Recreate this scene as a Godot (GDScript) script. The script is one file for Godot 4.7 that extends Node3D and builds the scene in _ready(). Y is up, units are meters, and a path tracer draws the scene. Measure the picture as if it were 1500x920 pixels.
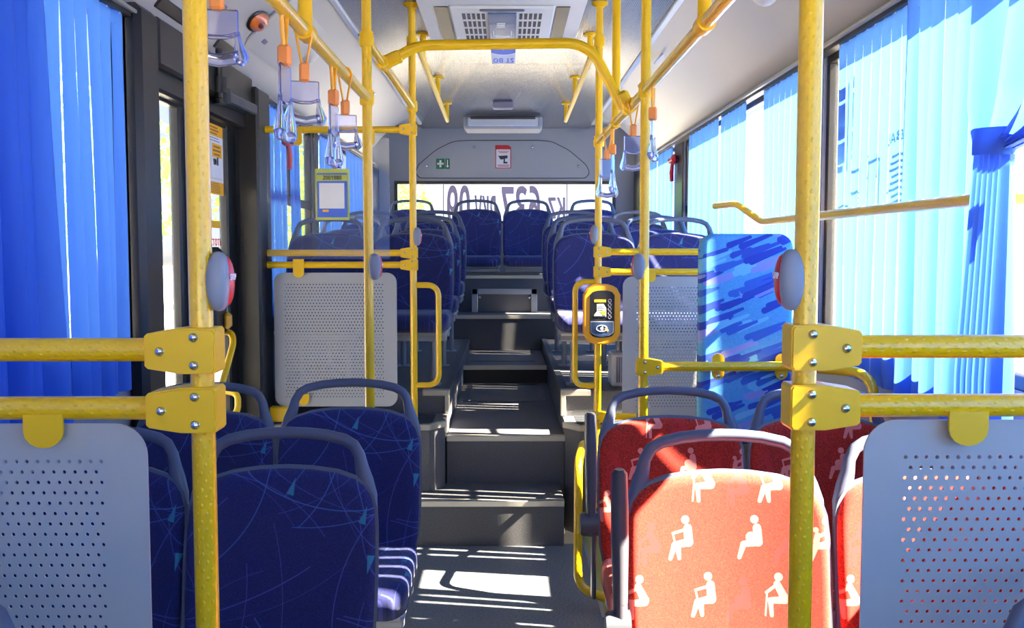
extends Node3D
# Interior of a city bus seen from the front towards the rear. x right, y up, z = -(distance towards the rear).

var M := {}
var meshes := {}
var used := {}
var rng := RandomNumberGenerator.new()

# ------------------------------------------------------------------ mesh building
class MB:
	var v := PackedVector3Array()
	var n := PackedVector3Array()
	var uv := PackedVector2Array()
	var ix := PackedInt32Array()

	func vert(p: Vector3, nn: Vector3, u := Vector2.ZERO) -> int:
		v.append(p); n.append(nn); uv.append(u)
		return v.size() - 1

	func tri(a: int, b: int, c: int) -> void:
		ix.append(a); ix.append(b); ix.append(c)

	func quad(a: Vector3, b: Vector3, c: Vector3, d: Vector3, nn: Vector3, ua := Vector2(0, 1), ub := Vector2(1, 1), uc := Vector2(1, 0), ud := Vector2(0, 0)) -> void:
		var i := vert(a, nn, ua)
		vert(b, nn, ub); vert(c, nn, uc); vert(d, nn, ud)
		tri(i, i + 1, i + 2); tri(i, i + 2, i + 3)

	# box with chamfered edges
	func box(c: Vector3, s: Vector3, bev := 0.004, t := Transform3D()) -> void:
		var h := s / 2.0
		bev = minf(bev, minf(h.x, minf(h.y, h.z)) * 0.9)
		var ax := [Vector3.RIGHT, Vector3.UP, Vector3.BACK]
		for k in 3:
			for sg in [-1.0, 1.0]:
				var w: Vector3 = ax[k] * sg
				var p: Vector3 = ax[(k + 1) % 3]
				var q: Vector3 = ax[(k + 2) % 3]
				var hp := h.dot(p) - bev
				var hq := h.dot(q) - bev
				var o: Vector3 = c + w * h.dot(ax[k])
				quad(t * (o - p * hp - q * hq), t * (o + p * hp - q * hq), t * (o + p * hp + q * hq), t * (o - p * hp + q * hq), t.basis * w, Vector2(-hp, -hq), Vector2(hp, -hq), Vector2(hp, hq), Vector2(-hp, hq))
		if bev < 0.0005:
			return
		for k in 3:
			var e: Vector3 = ax[k]
			var p: Vector3 = ax[(k + 1) % 3]
			var q: Vector3 = ax[(k + 2) % 3]
			var he := h.dot(e) - bev
			for sp in [-1.0, 1.0]:
				for sq in [-1.0, 1.0]:
					var a: Vector3 = c + p * sp * h.dot(p) + q * sq * (h.dot(q) - bev)
					var b: Vector3 = c + p * sp * (h.dot(p) - bev) + q * sq * h.dot(q)
					quad(t * (a - e * he), t * (a + e * he), t * (b + e * he), t * (b - e * he), (t.basis * (p * sp + q * sq)).normalized())
		for sx in [-1.0, 1.0]:
			for sy in [-1.0, 1.0]:
				for sz in [-1.0, 1.0]:
					var s3 := Vector3(sx, sy, sz)
					var nn := (t.basis * s3).normalized()
					var i := vert(t * (c + s3 * (h - Vector3(0, bev, bev))), nn)
					vert(t * (c + s3 * (h - Vector3(bev, 0, bev))), nn)
					vert(t * (c + s3 * (h - Vector3(bev, bev, 0))), nn)
					tri(i, i + 1, i + 2)

	# tube along points; radii a number or an array; flat squashes it across the reference direction
	func tube(pts: Array, r, sides := 12, caps := true, flat := 1.0, ref := Vector3.UP) -> void:
		var m := pts.size()
		var tang := []
		for i in m:
			var a: Vector3 = pts[maxi(i - 1, 0)]
			var b: Vector3 = pts[mini(i + 1, m - 1)]
			tang.append((b - a).normalized())
		var u: Vector3 = ref
		if absf(u.dot(tang[0])) > 0.95:
			u = Vector3.RIGHT
		u = (u - tang[0] * u.dot(tang[0])).normalized()
		var first := v.size()
		var run := 0.0
		for i in m:
			if i > 0:
				run += (pts[i] - pts[i - 1]).length()
			u = (u - tang[i] * u.dot(tang[i])).normalized()
			var w: Vector3 = tang[i].cross(u)
			var rr: float = r[i] if r is Array else r
			for k in sides + 1:
				var a := TAU * k / sides
				var nn: Vector3 = (u * cos(a) * flat + w * sin(a))
				var no: Vector3 = (u * cos(a) / flat + w * sin(a)).normalized()
				vert(pts[i] + nn * rr, no, Vector2(k / float(sides), run))
		for i in m - 1:
			for k in sides:
				var a := first + i * (sides + 1) + k
				tri(a, a + 1, a + sides + 2); tri(a, a + sides + 2, a + sides + 1)
		if caps:
			for e in [0, m - 1]:
				var d: Vector3 = tang[e] * (-1.0 if e == 0 else 1.0)
				var c := vert(pts[e], d)
				for k in sides + 1:
					vert(v[first + e * (sides + 1) + k], d)
				for k in sides:
					tri(c, c + 1 + k, c + 2 + k)

	# smooth patch through rows of points (each row an Array of Vector3)
	func loft(rows: Array, closed := false, uvs: Array = []) -> void:
		var m: int = rows[0].size()
		var first := v.size()
		for j in rows.size():
			for i in m:
				vert(rows[j][i], Vector3.ZERO, uvs[j][i] if uvs else Vector2(i / float(m - 1), j / float(rows.size() - 1)))
		var last := m if closed else m - 1
		var from := ix.size()
		for j in rows.size() - 1:
			for i in last:
				var a := first + j * m + i
				var b := first + j * m + (i + 1) % m
				tri(a, b, b + m); tri(a, b + m, a + m)
		smooth(from, first)

	func smooth(from: int, first: int) -> void:
		for k in range(from, ix.size(), 3):
			var a := ix[k]
			var b := ix[k + 1]
			var c := ix[k + 2]
			var f := (v[c] - v[a]).cross(v[b] - v[a])
			n[a] += f; n[b] += f; n[c] += f
		for i in range(first, v.size()):
			n[i] = n[i].normalized() if n[i].length_squared() > 1e-18 else Vector3.UP

	# flat polygon (2D) extruded along local z by depth, chamfered front edge when bev > 0
	func extrude(poly: PackedVector2Array, depth: float, t := Transform3D(), soft := false) -> void:
		var idx := Geometry2D.triangulate_polygon(poly)
		for side in 2:
			var z := depth / 2 * (1 if side else -1)
			var nn := t.basis * Vector3(0, 0, 1 if side else -1)
			var b := v.size()
			for p in poly:
				vert(t * Vector3(p.x, p.y, z), nn, p)
			for k in range(0, idx.size(), 3):
				tri(b + idx[k], b + idx[k + 1], b + idx[k + 2])
		var m := poly.size()
		var ccw := not Geometry2D.is_polygon_clockwise(poly)
		for i in m:
			var p := poly[i]
			var q := poly[(i + 1) % m]
			var e := (q - p).normalized()
			var o := Vector2(e.y, -e.x) * (1.0 if ccw else -1.0)
			var np := o
			var nq := o
			if soft:
				var e0 := (p - poly[(i + m - 1) % m]).normalized()
				var e1 := (poly[(i + 2) % m] - q).normalized()
				np = (o + Vector2(e0.y, -e0.x) * (1.0 if ccw else -1.0)).normalized()
				nq = (o + Vector2(e1.y, -e1.x) * (1.0 if ccw else -1.0)).normalized()
			var i0 := vert(t * Vector3(p.x, p.y, -depth / 2), t.basis * Vector3(np.x, np.y, 0), Vector2(0, 0))
			vert(t * Vector3(q.x, q.y, -depth / 2), t.basis * Vector3(nq.x, nq.y, 0), Vector2(1, 0))
			vert(t * Vector3(q.x, q.y, depth / 2), t.basis * Vector3(nq.x, nq.y, 0), Vector2(1, 1))
			vert(t * Vector3(p.x, p.y, depth / 2), t.basis * Vector3(np.x, np.y, 0), Vector2(0, 1))
			tri(i0, i0 + 1, i0 + 2); tri(i0, i0 + 2, i0 + 3)

	func mesh(origin := Vector3.ZERO) -> ArrayMesh:
		for k in range(0, ix.size(), 3):
			var a := ix[k]
			var b := ix[k + 1]
			var c := ix[k + 2]
			if (v[c] - v[a]).cross(v[b] - v[a]).dot(n[a] + n[b] + n[c]) < 0:
				ix[k + 1] = c; ix[k + 2] = b
		if origin != Vector3.ZERO:
			for i in v.size():
				v[i] -= origin
		var arr := []
		arr.resize(Mesh.ARRAY_MAX)
		arr[Mesh.ARRAY_VERTEX] = v
		arr[Mesh.ARRAY_NORMAL] = n
		arr[Mesh.ARRAY_TEX_UV] = uv
		arr[Mesh.ARRAY_INDEX] = ix
		var am := ArrayMesh.new()
		am.add_surface_from_arrays(Mesh.PRIMITIVE_TRIANGLES, arr)
		return am


func V(x: float, y: float, d: float) -> Vector3:
	return Vector3(x, y, -d)


# ------------------------------------------------------------------ naming
func numbered(called: String) -> String:
	if not used.has(called):
		used[called] = 0
		return called
	used[called] += 1
	return "%s_%03d" % [called, used[called]]


func tag(o: Node, label: String, category: String, group := "", kind := "") -> void:
	if label: o.set_meta("label", label)
	if category: o.set_meta("category", category)
	if group: o.set_meta("group", group)
	if kind: o.set_meta("kind", kind)


func thing(called: String, at: Vector3, label: String, category: String, group := "") -> Node3D:
	var o := Node3D.new()
	o.name = numbered(called)
	add_child(o)
	o.position = at
	tag(o, label, category, group)
	return o


func part(called: String, m: Mesh, mat: Material, parent: Node3D, at := Vector3.ZERO, label := "") -> MeshInstance3D:
	var o := MeshInstance3D.new()
	o.name = called
	o.mesh = m
	o.material_override = mat
	parent.add_child(o, true)
	o.position = at
	if label: o.set_meta("label", label)
	return o


# a part given in scene coordinates
func wpart(called: String, b: MB, mat: Material, parent: Node3D, label := "") -> MeshInstance3D:
	var o := parent
	var off := Vector3.ZERO
	while o != self and o != null:
		off += o.position
		o = o.get_parent() as Node3D
	return part(called, b.mesh(off), mat, parent, Vector3.ZERO, label)


func lone(called: String, b: MB, mat: Material, label: String, category: String, group := "") -> MeshInstance3D:
	var c := Vector3.ZERO
	var lo := Vector3(1e9, 1e9, 1e9)
	var hi := -lo
	for p in b.v:
		lo = lo.min(p); hi = hi.max(p)
	c = (lo + hi) / 2
	c.y = lo.y
	var o := MeshInstance3D.new()
	o.name = numbered(called)
	o.mesh = b.mesh(c)
	o.material_override = mat
	add_child(o)
	o.position = c
	tag(o, label, category, group)
	return o


func struct(called: String, b: MB, mat: Material, label: String, category := "") -> MeshInstance3D:
	var o := MeshInstance3D.new()
	o.name = numbered(called)
	o.mesh = b.mesh()
	o.material_override = mat
	add_child(o)
	tag(o, label, category if category else called.split("_")[0], "", "structure")
	return o


# ------------------------------------------------------------------ materials and pictures
func mat(called: String, c: Color, rough := 0.5, metal := 0.0) -> StandardMaterial3D:
	var m := StandardMaterial3D.new()
	m.resource_name = called
	m.albedo_color = c
	m.roughness = rough
	m.metallic = metal
	M[called] = m
	return m


func c8(r: int, g: int, b: int) -> Color:
	return Color8(r, g, b)


func stamp(im: Image, p: Vector2, r: float, c: Color, a := 1.0) -> void:
	var w := im.get_width()
	var h := im.get_height()
	for y in range(int(p.y - r - 1), int(p.y + r + 2)):
		for x in range(int(p.x - r - 1), int(p.x + r + 2)):
			var k := clampf(r + 0.5 - Vector2(x, y).distance_to(p), 0, 1) * a
			if k > 0:
				var xx := posmod(x, w)
				var yy := posmod(y, h)
				im.set_pixel(xx, yy, im.get_pixel(xx, yy).lerp(c, k))


func capsule(im: Image, p: Vector2, q: Vector2, r0: float, r1: float, c: Color) -> void:
	var m := maxf(r0, r1) + 1
	for y in range(int(minf(p.y, q.y) - m), int(maxf(p.y, q.y) + m + 1)):
		for x in range(int(minf(p.x, q.x) - m), int(maxf(p.x, q.x) + m + 1)):
			if x < 0 or y < 0 or x >= im.get_width() or y >= im.get_height():
				continue
			var e := q - p
			var t := clampf((Vector2(x, y) - p).dot(e) / maxf(e.length_squared(), 0.001), 0, 1)
			var k := clampf(lerpf(r0, r1, t) + 0.5 - Vector2(x, y).distance_to(p + e * t), 0, 1)
			if k > 0:
				im.set_pixel(x, y, im.get_pixel(x, y).lerp(c, k))


func tex(im: Image) -> ImageTexture:
	return ImageTexture.create_from_image(im)


func plush(w: int, h: int, c: Color, amount: float) -> Image:
	var im := Image.create(w * 2 / 5, h * 2 / 5, false, Image.FORMAT_RGB8)
	var r := RandomNumberGenerator.new()
	r.seed = 5
	for y in im.get_height():
		for x in im.get_width():
			var k := 1.0 + (r.randf() + r.randf() - 1.0) * amount
			im.set_pixel(x, y, Color(c.r * k, c.g * k, c.b * k))
	im.resize(w, h, Image.INTERPOLATE_BILINEAR)
	return im


func blue_fabric() -> Image:
	var im := plush(1024, 1024, c8(34, 40, 96), 0.35)
	var r := RandomNumberGenerator.new()
	r.seed = 11
	for k in 5:
		var p := Vector2(r.randf() * 1024, r.randf() * 1024)
		var a := r.randf() * TAU
		for s in 70:
			var w := 0.42 * s
			for q in int(w) + 1:
				var u := p + Vector2.from_angle(a) * s + Vector2.from_angle(a + PI / 2) * (q - w / 2)
				im.set_pixel(posmod(int(u.x), 1024), posmod(int(u.y), 1024), c8(46, 128, 152))
	for k in 30:
		var c := Vector2(r.randf_range(-500, 1524), r.randf_range(-500, 1524))
		var rad := r.randf_range(420, 1300)
		var a0 := r.randf() * TAU
		var span := r.randf_range(400, 1000) / rad
		var col := c8(84, 90, 176) if k % 3 else c8(74, 112, 184)
		var wid := r.randf_range(1.4, 2.8)
		var steps := int(span * rad / 1.6)
		for s in steps:
			stamp(im, c + Vector2.from_angle(a0 + span * s / steps) * rad, wid, col, 0.34)
	return im


# seated figure pictograms of the priority seats, facing left; s = scale
func figure(im: Image, at: Vector2, s: float, kind: int, c: Color) -> void:
	capsule(im, at + Vector2(16, -52) * s, at + Vector2(16, -52) * s, 11 * s, 11 * s, c)
	if kind == 2:
		capsule(im, at + Vector2(12, -34) * s, at + Vector2(30, 2) * s, 9 * s, 11 * s, c)
		capsule(im, at + Vector2(8, -30) * s, at + Vector2(-16, -12) * s, 4.5 * s, 4 * s, c)
		capsule(im, at + Vector2(30, 6) * s, at + Vector2(-6, 8) * s, 10 * s, 8 * s, c)
		capsule(im, at + Vector2(-6, 8) * s, at + Vector2(-4, 46) * s, 7 * s, 5 * s, c)
		capsule(im, at + Vector2(-14, -14) * s, at + Vector2(-20, 46) * s, 2.5 * s, 2.5 * s, c)
		return
	capsule(im, at + Vector2(22, -30) * s, at + Vector2(24, 6) * s, 11 * s, 12 * s, c)
	capsule(im, at + Vector2(24, 6) * s, at + Vector2(-14, 12) * s, 11 * s, 8 * s, c)
	capsule(im, at + Vector2(-14, 12) * s, at + Vector2(-26, 46) * s, 8 * s, 5.5 * s, c)
	if kind == 0:
		capsule(im, at + Vector2(-12, -30) * s, at + Vector2(-12, -30) * s, 7.5 * s, 7.5 * s, c)
		capsule(im, at + Vector2(-8, -16) * s, at + Vector2(-12, 0) * s, 8 * s, 8 * s, c)
		capsule(im, at + Vector2(16, -24) * s, at + Vector2(-8, -12) * s, 5 * s, 4 * s, c)
	elif kind == 1:
		capsule(im, at + Vector2(6, -6) * s, at + Vector2(6, -6) * s, 14 * s, 14 * s, c)
	else:
		capsule(im, at + Vector2(14, -26) * s, at + Vector2(-18, -18) * s, 4 * s, 3.5 * s, c)
		capsule(im, at + Vector2(-4, 14) * s, at + Vector2(-2, 46) * s, 7 * s, 5 * s, c)
		capsule(im, at + Vector2(-18, -18) * s, at + Vector2(-6, 40) * s, 2.5 * s, 2.5 * s, c)


func red_fabric() -> Image:
	var im := plush(1024, 1024, c8(170, 38, 20), 0.6)
	var k := 0
	for row in 5:
		for col in 4:
			var at := Vector2(80 + col * 256 + (row % 2) * 80, 110 + row * 204.8)
			if (row + col) % 2 == 0:
				figure(im, at + Vector2(128, 20), 1.4, [3, 1, 2][k % 3], c8(186, 40, 36))
			figure(im, at, 1.4, [2, 0, 3, 1, 0, 2, 3][k % 7], c8(232, 132, 120))
			k += 1
	return im


func pad_fabric() -> Image:
	var im := plush(512, 1024, c8(84, 158, 214), 0.12)
	var r := RandomNumberGenerator.new()
	r.seed = 21
	for k in 95:
		var p := Vector2(r.randf_range(-160, 500), r.randf_range(0, 1060))
		var col: Color = [c8(40, 66, 172), c8(52, 100, 196), c8(134, 146, 214), c8(46, 78, 180), c8(112, 186, 226)][k % 5]
		for s in r.randi_range(2, 3):
			var q := p + Vector2(r.randf_range(-40, 40), r.randf_range(-16, 16))
			capsule(im, q, q + Vector2(150, -58) * r.randf_range(0.5, 1.2), 15, 7, col)
	return im


func bumps(w: int, h: int, f: Callable, strength: float) -> ImageTexture:
	var im := Image.create(w, h, false, Image.FORMAT_RGB8)
	for y in h:
		for x in w:
			var g: float = f.call(x, y)
			im.set_pixel(x, y, Color(g, g, g))
	im.bump_map_to_normal_map(strength)
	im.convert(Image.FORMAT_RGB8)
	return tex(im)


func noise_tex(freq: float, a: Color, b: Color, sz := 512, oct := 4, sd := 1) -> ImageTexture:
	var fn := FastNoiseLite.new()
	fn.noise_type = FastNoiseLite.TYPE_SIMPLEX
	fn.seed = sd
	fn.frequency = freq
	fn.fractal_octaves = oct
	var g := fn.get_seamless_image(sz, sz)
	var im := Image.create(sz, sz, false, Image.FORMAT_RGB8)
	for y in sz:
		for x in sz:
			im.set_pixel(x, y, a.lerp(b, g.get_pixel(x, y).r))
	return tex(im)


func make_materials() -> void:
	var m: StandardMaterial3D
	# yellow powder coat with raised drops
	m = mat("yellow", c8(238, 188, 0), 0.3)
	m.clearcoat_enabled = true; m.clearcoat = 0.5; m.clearcoat_roughness = 0.12
	m.normal_enabled = true
	m.normal_scale = 0.55
	m.normal_texture = bumps(128, 256, func(x: int, y: int) -> float:
		var row := int(y / 32.0)
		var px := fposmod(x + (16 if row % 2 else 0), 32) - 16
		var py := fposmod(y, 32) - 16
		return pow(clampf(1.0 - Vector2(px / 7.0, py / 11.0).length_squared(), 0, 1), 1.5), 4.0)
	m.uv1_scale = Vector3(2, 11, 1)
	m = mat("yellow_plain", c8(238, 188, 0), 0.35)
	m = mat("amber", c8(240, 168, 20), 0.3)
	m.clearcoat_enabled = true; m.clearcoat = 0.4
	m = mat("tan_yellow", c8(222, 168, 60), 0.4)
	mat("steel", c8(205, 205, 208), 0.2, 1.0)
	mat("grey_panel", c8(174, 174, 172), 0.45)
	mat("grey_plastic", c8(84, 92, 112), 0.42)
	mat("pod_grey", c8(128, 136, 152), 0.45)
	mat("armrest_grey", c8(70, 72, 80), 0.35)
	mat("red_plastic", c8(200, 24, 40), 0.35)
	mat("black_plastic", c8(20, 22, 26), 0.35)
	mat("black_frame", c8(16, 17, 20), 0.4)
	mat("rubber", c8(24, 24, 26), 0.8)
	mat("dark_metal", c8(70, 74, 80), 0.4, 0.4)
	mat("aluminium", c8(196, 192, 180), 0.35, 0.7)
	mat("frame_grey", c8(150, 152, 158), 0.4, 0.3)
	mat("white_plastic", c8(222, 222, 220), 0.4)
	mat("cove", c8(192, 189, 186), 0.3)
	mat("cove_hatch", c8(194, 191, 188), 0.35)
	mat("rear_grey", c8(150, 154, 162), 0.6)
	mat("wall_grey", c8(140, 146, 156), 0.6)
	mat("white_frame", c8(226, 228, 230), 0.4)
	mat("label_white", c8(236, 236, 236), 0.6)
	mat("label_red", c8(176, 30, 44), 0.6)
	mat("label_green", c8(20, 110, 70), 0.6)
	mat("label_grey", c8(120, 118, 140), 0.6)
	m = mat("window_ink", c8(134, 130, 152), 0.6)
	m.backlight_enabled = true; m.backlight = c8(150, 146, 172)
	mat("label_blue", c8(60, 98, 200), 0.5)
	mat("label_navy", c8(40, 62, 96), 0.4)
	mat("label_yellow", c8(232, 178, 20), 0.6)
	mat("label_lime", c8(176, 186, 86), 0.6)
	mat("label_dark", c8(40, 44, 54), 0.6)
	mat("orange_sleeve", c8(232, 140, 60), 0.4)
	mat("sticker_dark", c8(20, 50, 150), 0.6)
	m = mat("orange_lens", c8(220, 110, 14), 0.2)
	m.clearcoat_enabled = true
	mat("maroon_lens", c8(110, 34, 44), 0.3)
	# seat fabrics
	m = mat("blue_fabric", Color.WHITE, 0.95)
	m.albedo_texture = tex(blue_fabric())
	m.rim_enabled = true; m.rim = 0.25; m.rim_tint = 0.6
	m = mat("red_fabric", Color.WHITE, 0.95)
	m.albedo_texture = tex(red_fabric())
	m.rim_enabled = true; m.rim = 0.25; m.rim_tint = 0.6
	m = mat("pad_fabric", Color.WHITE, 0.9)
	m.albedo_texture = tex(pad_fabric())
	# curtains
	m = mat("curtain", c8(44, 98, 208), 0.75)
	m.backlight_enabled = true
	m.backlight = c8(60, 106, 170)
	# floor
	m = mat("floor", Color.WHITE, 0.5)
	m.albedo_texture = noise_tex(0.09, c8(84, 88, 94), c8(124, 128, 134), 512, 3)
	m.uv1_triplanar = true; m.uv1_world_triplanar = true
	m.uv1_scale = Vector3(1.6, 1.6, 1.6)
	m = mat("dark_vinyl", Color.WHITE, 0.55)
	m.albedo_texture = noise_tex(0.12, c8(66, 66, 69), c8(104, 104, 107), 512, 3, 4)
	m.uv1_triplanar = true; m.uv1_world_triplanar = true
	m.uv1_scale = Vector3(2.4, 2.4, 2.4)
	mat("black_vinyl", c8(26, 27, 29), 0.5)
	mat("floor_yellow", c8(158, 152, 78), 0.6)
	# ceiling: glossy sheet with fine lengthwise ribs
	m = mat("ceiling", c8(108, 111, 116), 0.16)
	m.metallic_specular = 0.5
	m.normal_enabled = true; m.normal_scale = 0.9
	m.normal_texture = bumps(64, 8, func(x: int, _y: int) -> float: return 0.5 + 0.5 * sin(TAU * x / 16.0), 3.0)
	m.uv1_scale = Vector3(30, 1, 1)
	# glass
	m = mat("glass", Color(0.92, 0.96, 0.97, 0.06), 0.02)
	m.transparency = BaseMaterial3D.TRANSPARENCY_ALPHA
	m = mat("plexi", Color(0.86, 0.9, 0.95, 0.05), 0.03)
	m.transparency = BaseMaterial3D.TRANSPARENCY_ALPHA
	m = mat("clear_plastic", Color(0.86, 0.87, 0.99, 0.06), 0.05)
	m.transparency = BaseMaterial3D.TRANSPARENCY_ALPHA
	m.refraction_enabled = true
	m.refraction_scale = 0.05
	m = mat("ac_blue", c8(70, 96, 140), 0.15)
	# outdoors
	m = mat("concrete", Color.WHITE, 0.9)
	m.albedo_texture = noise_tex(0.03, c8(176, 172, 164), c8(206, 202, 194), 256, 4, 9)
	m.uv1_triplanar = true; m.uv1_world_triplanar = true
	m.uv1_scale = Vector3(0.2, 0.2, 0.2)
	m = mat("leaf", c8(120, 170, 60), 0.7)
	m.backlight_enabled = true; m.backlight = c8(150, 200, 60)
	mat("bark", c8(96, 78, 60), 0.9)


# ------------------------------------------------------------------ shape helpers
# polyline with rounded corners
func rounded(pts: Array, r: float, k := 6) -> Array:
	var out := [pts[0]]
	for i in range(1, pts.size() - 1):
		var p: Vector3 = pts[i]
		var a: Vector3 = pts[i - 1] - p
		var b: Vector3 = pts[i + 1] - p
		var rr := minf(r, minf(a.length(), b.length()) * 0.49)
		var s := p + a.normalized() * rr
		var e := p + b.normalized() * rr
		for j in k + 1:
			var t := j / float(k)
			out.append(s.lerp(p, t).lerp(p.lerp(e, t), t))
	out.append(pts[-1])
	return out


func rrect(w: float, h: float, r: float, k := 5) -> PackedVector2Array:
	var out := PackedVector2Array()
	for q in 4:
		var c := Vector2((w / 2 - r) * (1 if q in [0, 3] else -1), (h / 2 - r) * (1 if q < 2 else -1))
		for j in k + 1:
			out.append(c + Vector2.from_angle(PI / 2 * q + PI / 2 * j / k) * r)
	return out


# closed outline -> cushion: rings rise from the outline to a domed face. f maps (x, y, z) to space
func cushion(b: MB, outline: PackedVector2Array, thick: float, edge: float, f: Callable, uvf: Callable, back := true) -> void:
	var c := Vector2.ZERO
	for p in outline:
		c += p
	c /= outline.size()
	var rows := []
	var uvs := []
	var m := outline.size()
	var steps := []
	if back:
		steps += [[0.0, 0.0, 0.02], [0.0, 0.0, 1.0]]
	for j in 6:
		var a := PI / 2 * j / 5.0
		steps.append([edge * (1 - cos(a)), thick - edge + edge * sin(a), 1.0])
	for s in [0.85, 0.68, 0.5, 0.3, 0.12, 0.0]:
		steps.append([edge, thick, s])
	for st in steps:
		var row := []
		var ur := []
		for i in m:
			var p := outline[i]
			var t := (outline[(i + 1) % m] - outline[(i + m - 1) % m]).normalized()
			var o := Vector2(-t.y, t.x)
			if o.dot(c - p) < 0:
				o = -o
			var q: Vector2 = p + o * float(st[0])
			q = c + (q - c) * float(st[2])
			row.append(f.call(q.x, q.y, st[1]))
			ur.append(uvf.call(q.x, q.y))
		row.append(row[0]); ur.append(ur[0])
		rows.append(row); uvs.append(ur)
	b.loft(rows, false, uvs)


func bolt(parent: Node3D, at: Vector3, dir: Vector3, r := 0.0055) -> void:
	if not meshes.has("bolt"):
		var b := MB.new()
		var prof := [[1.25, 0.0], [1.25, 0.25], [1.0, 0.35], [1.0, 0.75], [0.8, 1.0], [0.0, 1.08]]
		var rows := []
		for pr in prof:
			var row := []
			for k in 11:
				var a := TAU * k / 10
				row.append(Vector3(cos(a) * pr[0], sin(a) * pr[0], pr[1]))
			rows.append(row)
		b.loft(rows)
		meshes["bolt"] = b.mesh()
	var o := part("bolt", meshes["bolt"], M.steel, parent, at)
	var z := dir.normalized()
	var x := (Vector3.UP if absf(z.y) < 0.9 else Vector3.RIGHT).cross(z).normalized()
	o.basis = Basis(x, z.cross(x), z).scaled(Vector3(r, r, r))


# cast clamp that joins a rail to a pole: sx = side the rail leaves on
func clamp_at(rail: Node3D, pole_x: float, y: float, d: float, sx: float, k := 1.0) -> void:
	var c := V(pole_x, y, d)
	var b := MB.new()
	var poly := PackedVector2Array([Vector2(-0.022, -0.031), Vector2(0.024, -0.031), Vector2(0.067, -0.024), Vector2(0.071, -0.02), Vector2(0.071, 0.02), Vector2(0.067, 0.024), Vector2(0.024, 0.031), Vector2(-0.022, 0.031), Vector2(-0.025, 0.027), Vector2(-0.025, -0.027)])
	for i in poly.size():
		poly[i] = Vector2(poly[i].x * sx, poly[i].y) * k
	for s in [[0.046, 1.0], [0.054, 0.93]]:
		var q := PackedVector2Array()
		for p in poly:
			q.append(p * s[1])
		b.extrude(q, s[0] * k, Transform3D(Basis(), c))
	var o := wpart("clamp", b, M.yellow_plain, rail)
	for p in [Vector2(0.003, 0.019), Vector2(0.003, -0.019), Vector2(0.049, 0.0)]:
		bolt(o, c + Vector3(p.x * sx * k, p.y * k, 0.0265 * k) - rail.position, Vector3(0, 0, 1), 0.0052 * k)


const PR := 0.01625


func pole(x: float, d: float, y0: float, y1: float, label: String) -> Node3D:
	var t := thing("grab_pole", V(x, y0, d), label, "pole", "yellow upright grab poles")
	var b := MB.new()
	b.tube([V(x, y0 + 0.012, d), V(x, y1 - 0.01, d)], PR, 20)
	wpart("tube", b, M.yellow, t)
	b = MB.new()
	b.tube([V(x, y0, d), V(x, y0 + 0.008, d), V(x, y0 + 0.016, d)], [0.04, 0.038, 0.02], 20)
	wpart("floor_flange", b, M.yellow_plain, t)
	b = MB.new()
	b.tube([V(x, y1 - 0.02, d), V(x, y1 - 0.008, d), V(x, y1, d)], [0.02, 0.036, 0.038], 20)
	wpart("ceiling_flange", b, M.yellow_plain, t)
	return t


# collar where a lengthwise handrail meets a pole
func collar(p: Node3D, at: Vector3, r := 0.024, h := 0.05) -> void:
	var b := MB.new()
	b.tube([at - Vector3(0, h / 2, 0), at - Vector3(0, h / 2 - 0.006, 0), at + Vector3(0, h / 2 - 0.006, 0), at + Vector3(0, h / 2, 0)], [r * 0.85, r, r, r * 0.85], 16)
	var o := wpart("collar", b, M.yellow_plain, p)
	for s in [-1, 1]:
		bolt(o, at + Vector3(s * (r - 0.002), h * 0.25, 0.004) - p.position, Vector3(s, 0, 0.3), 0.0045)


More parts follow.
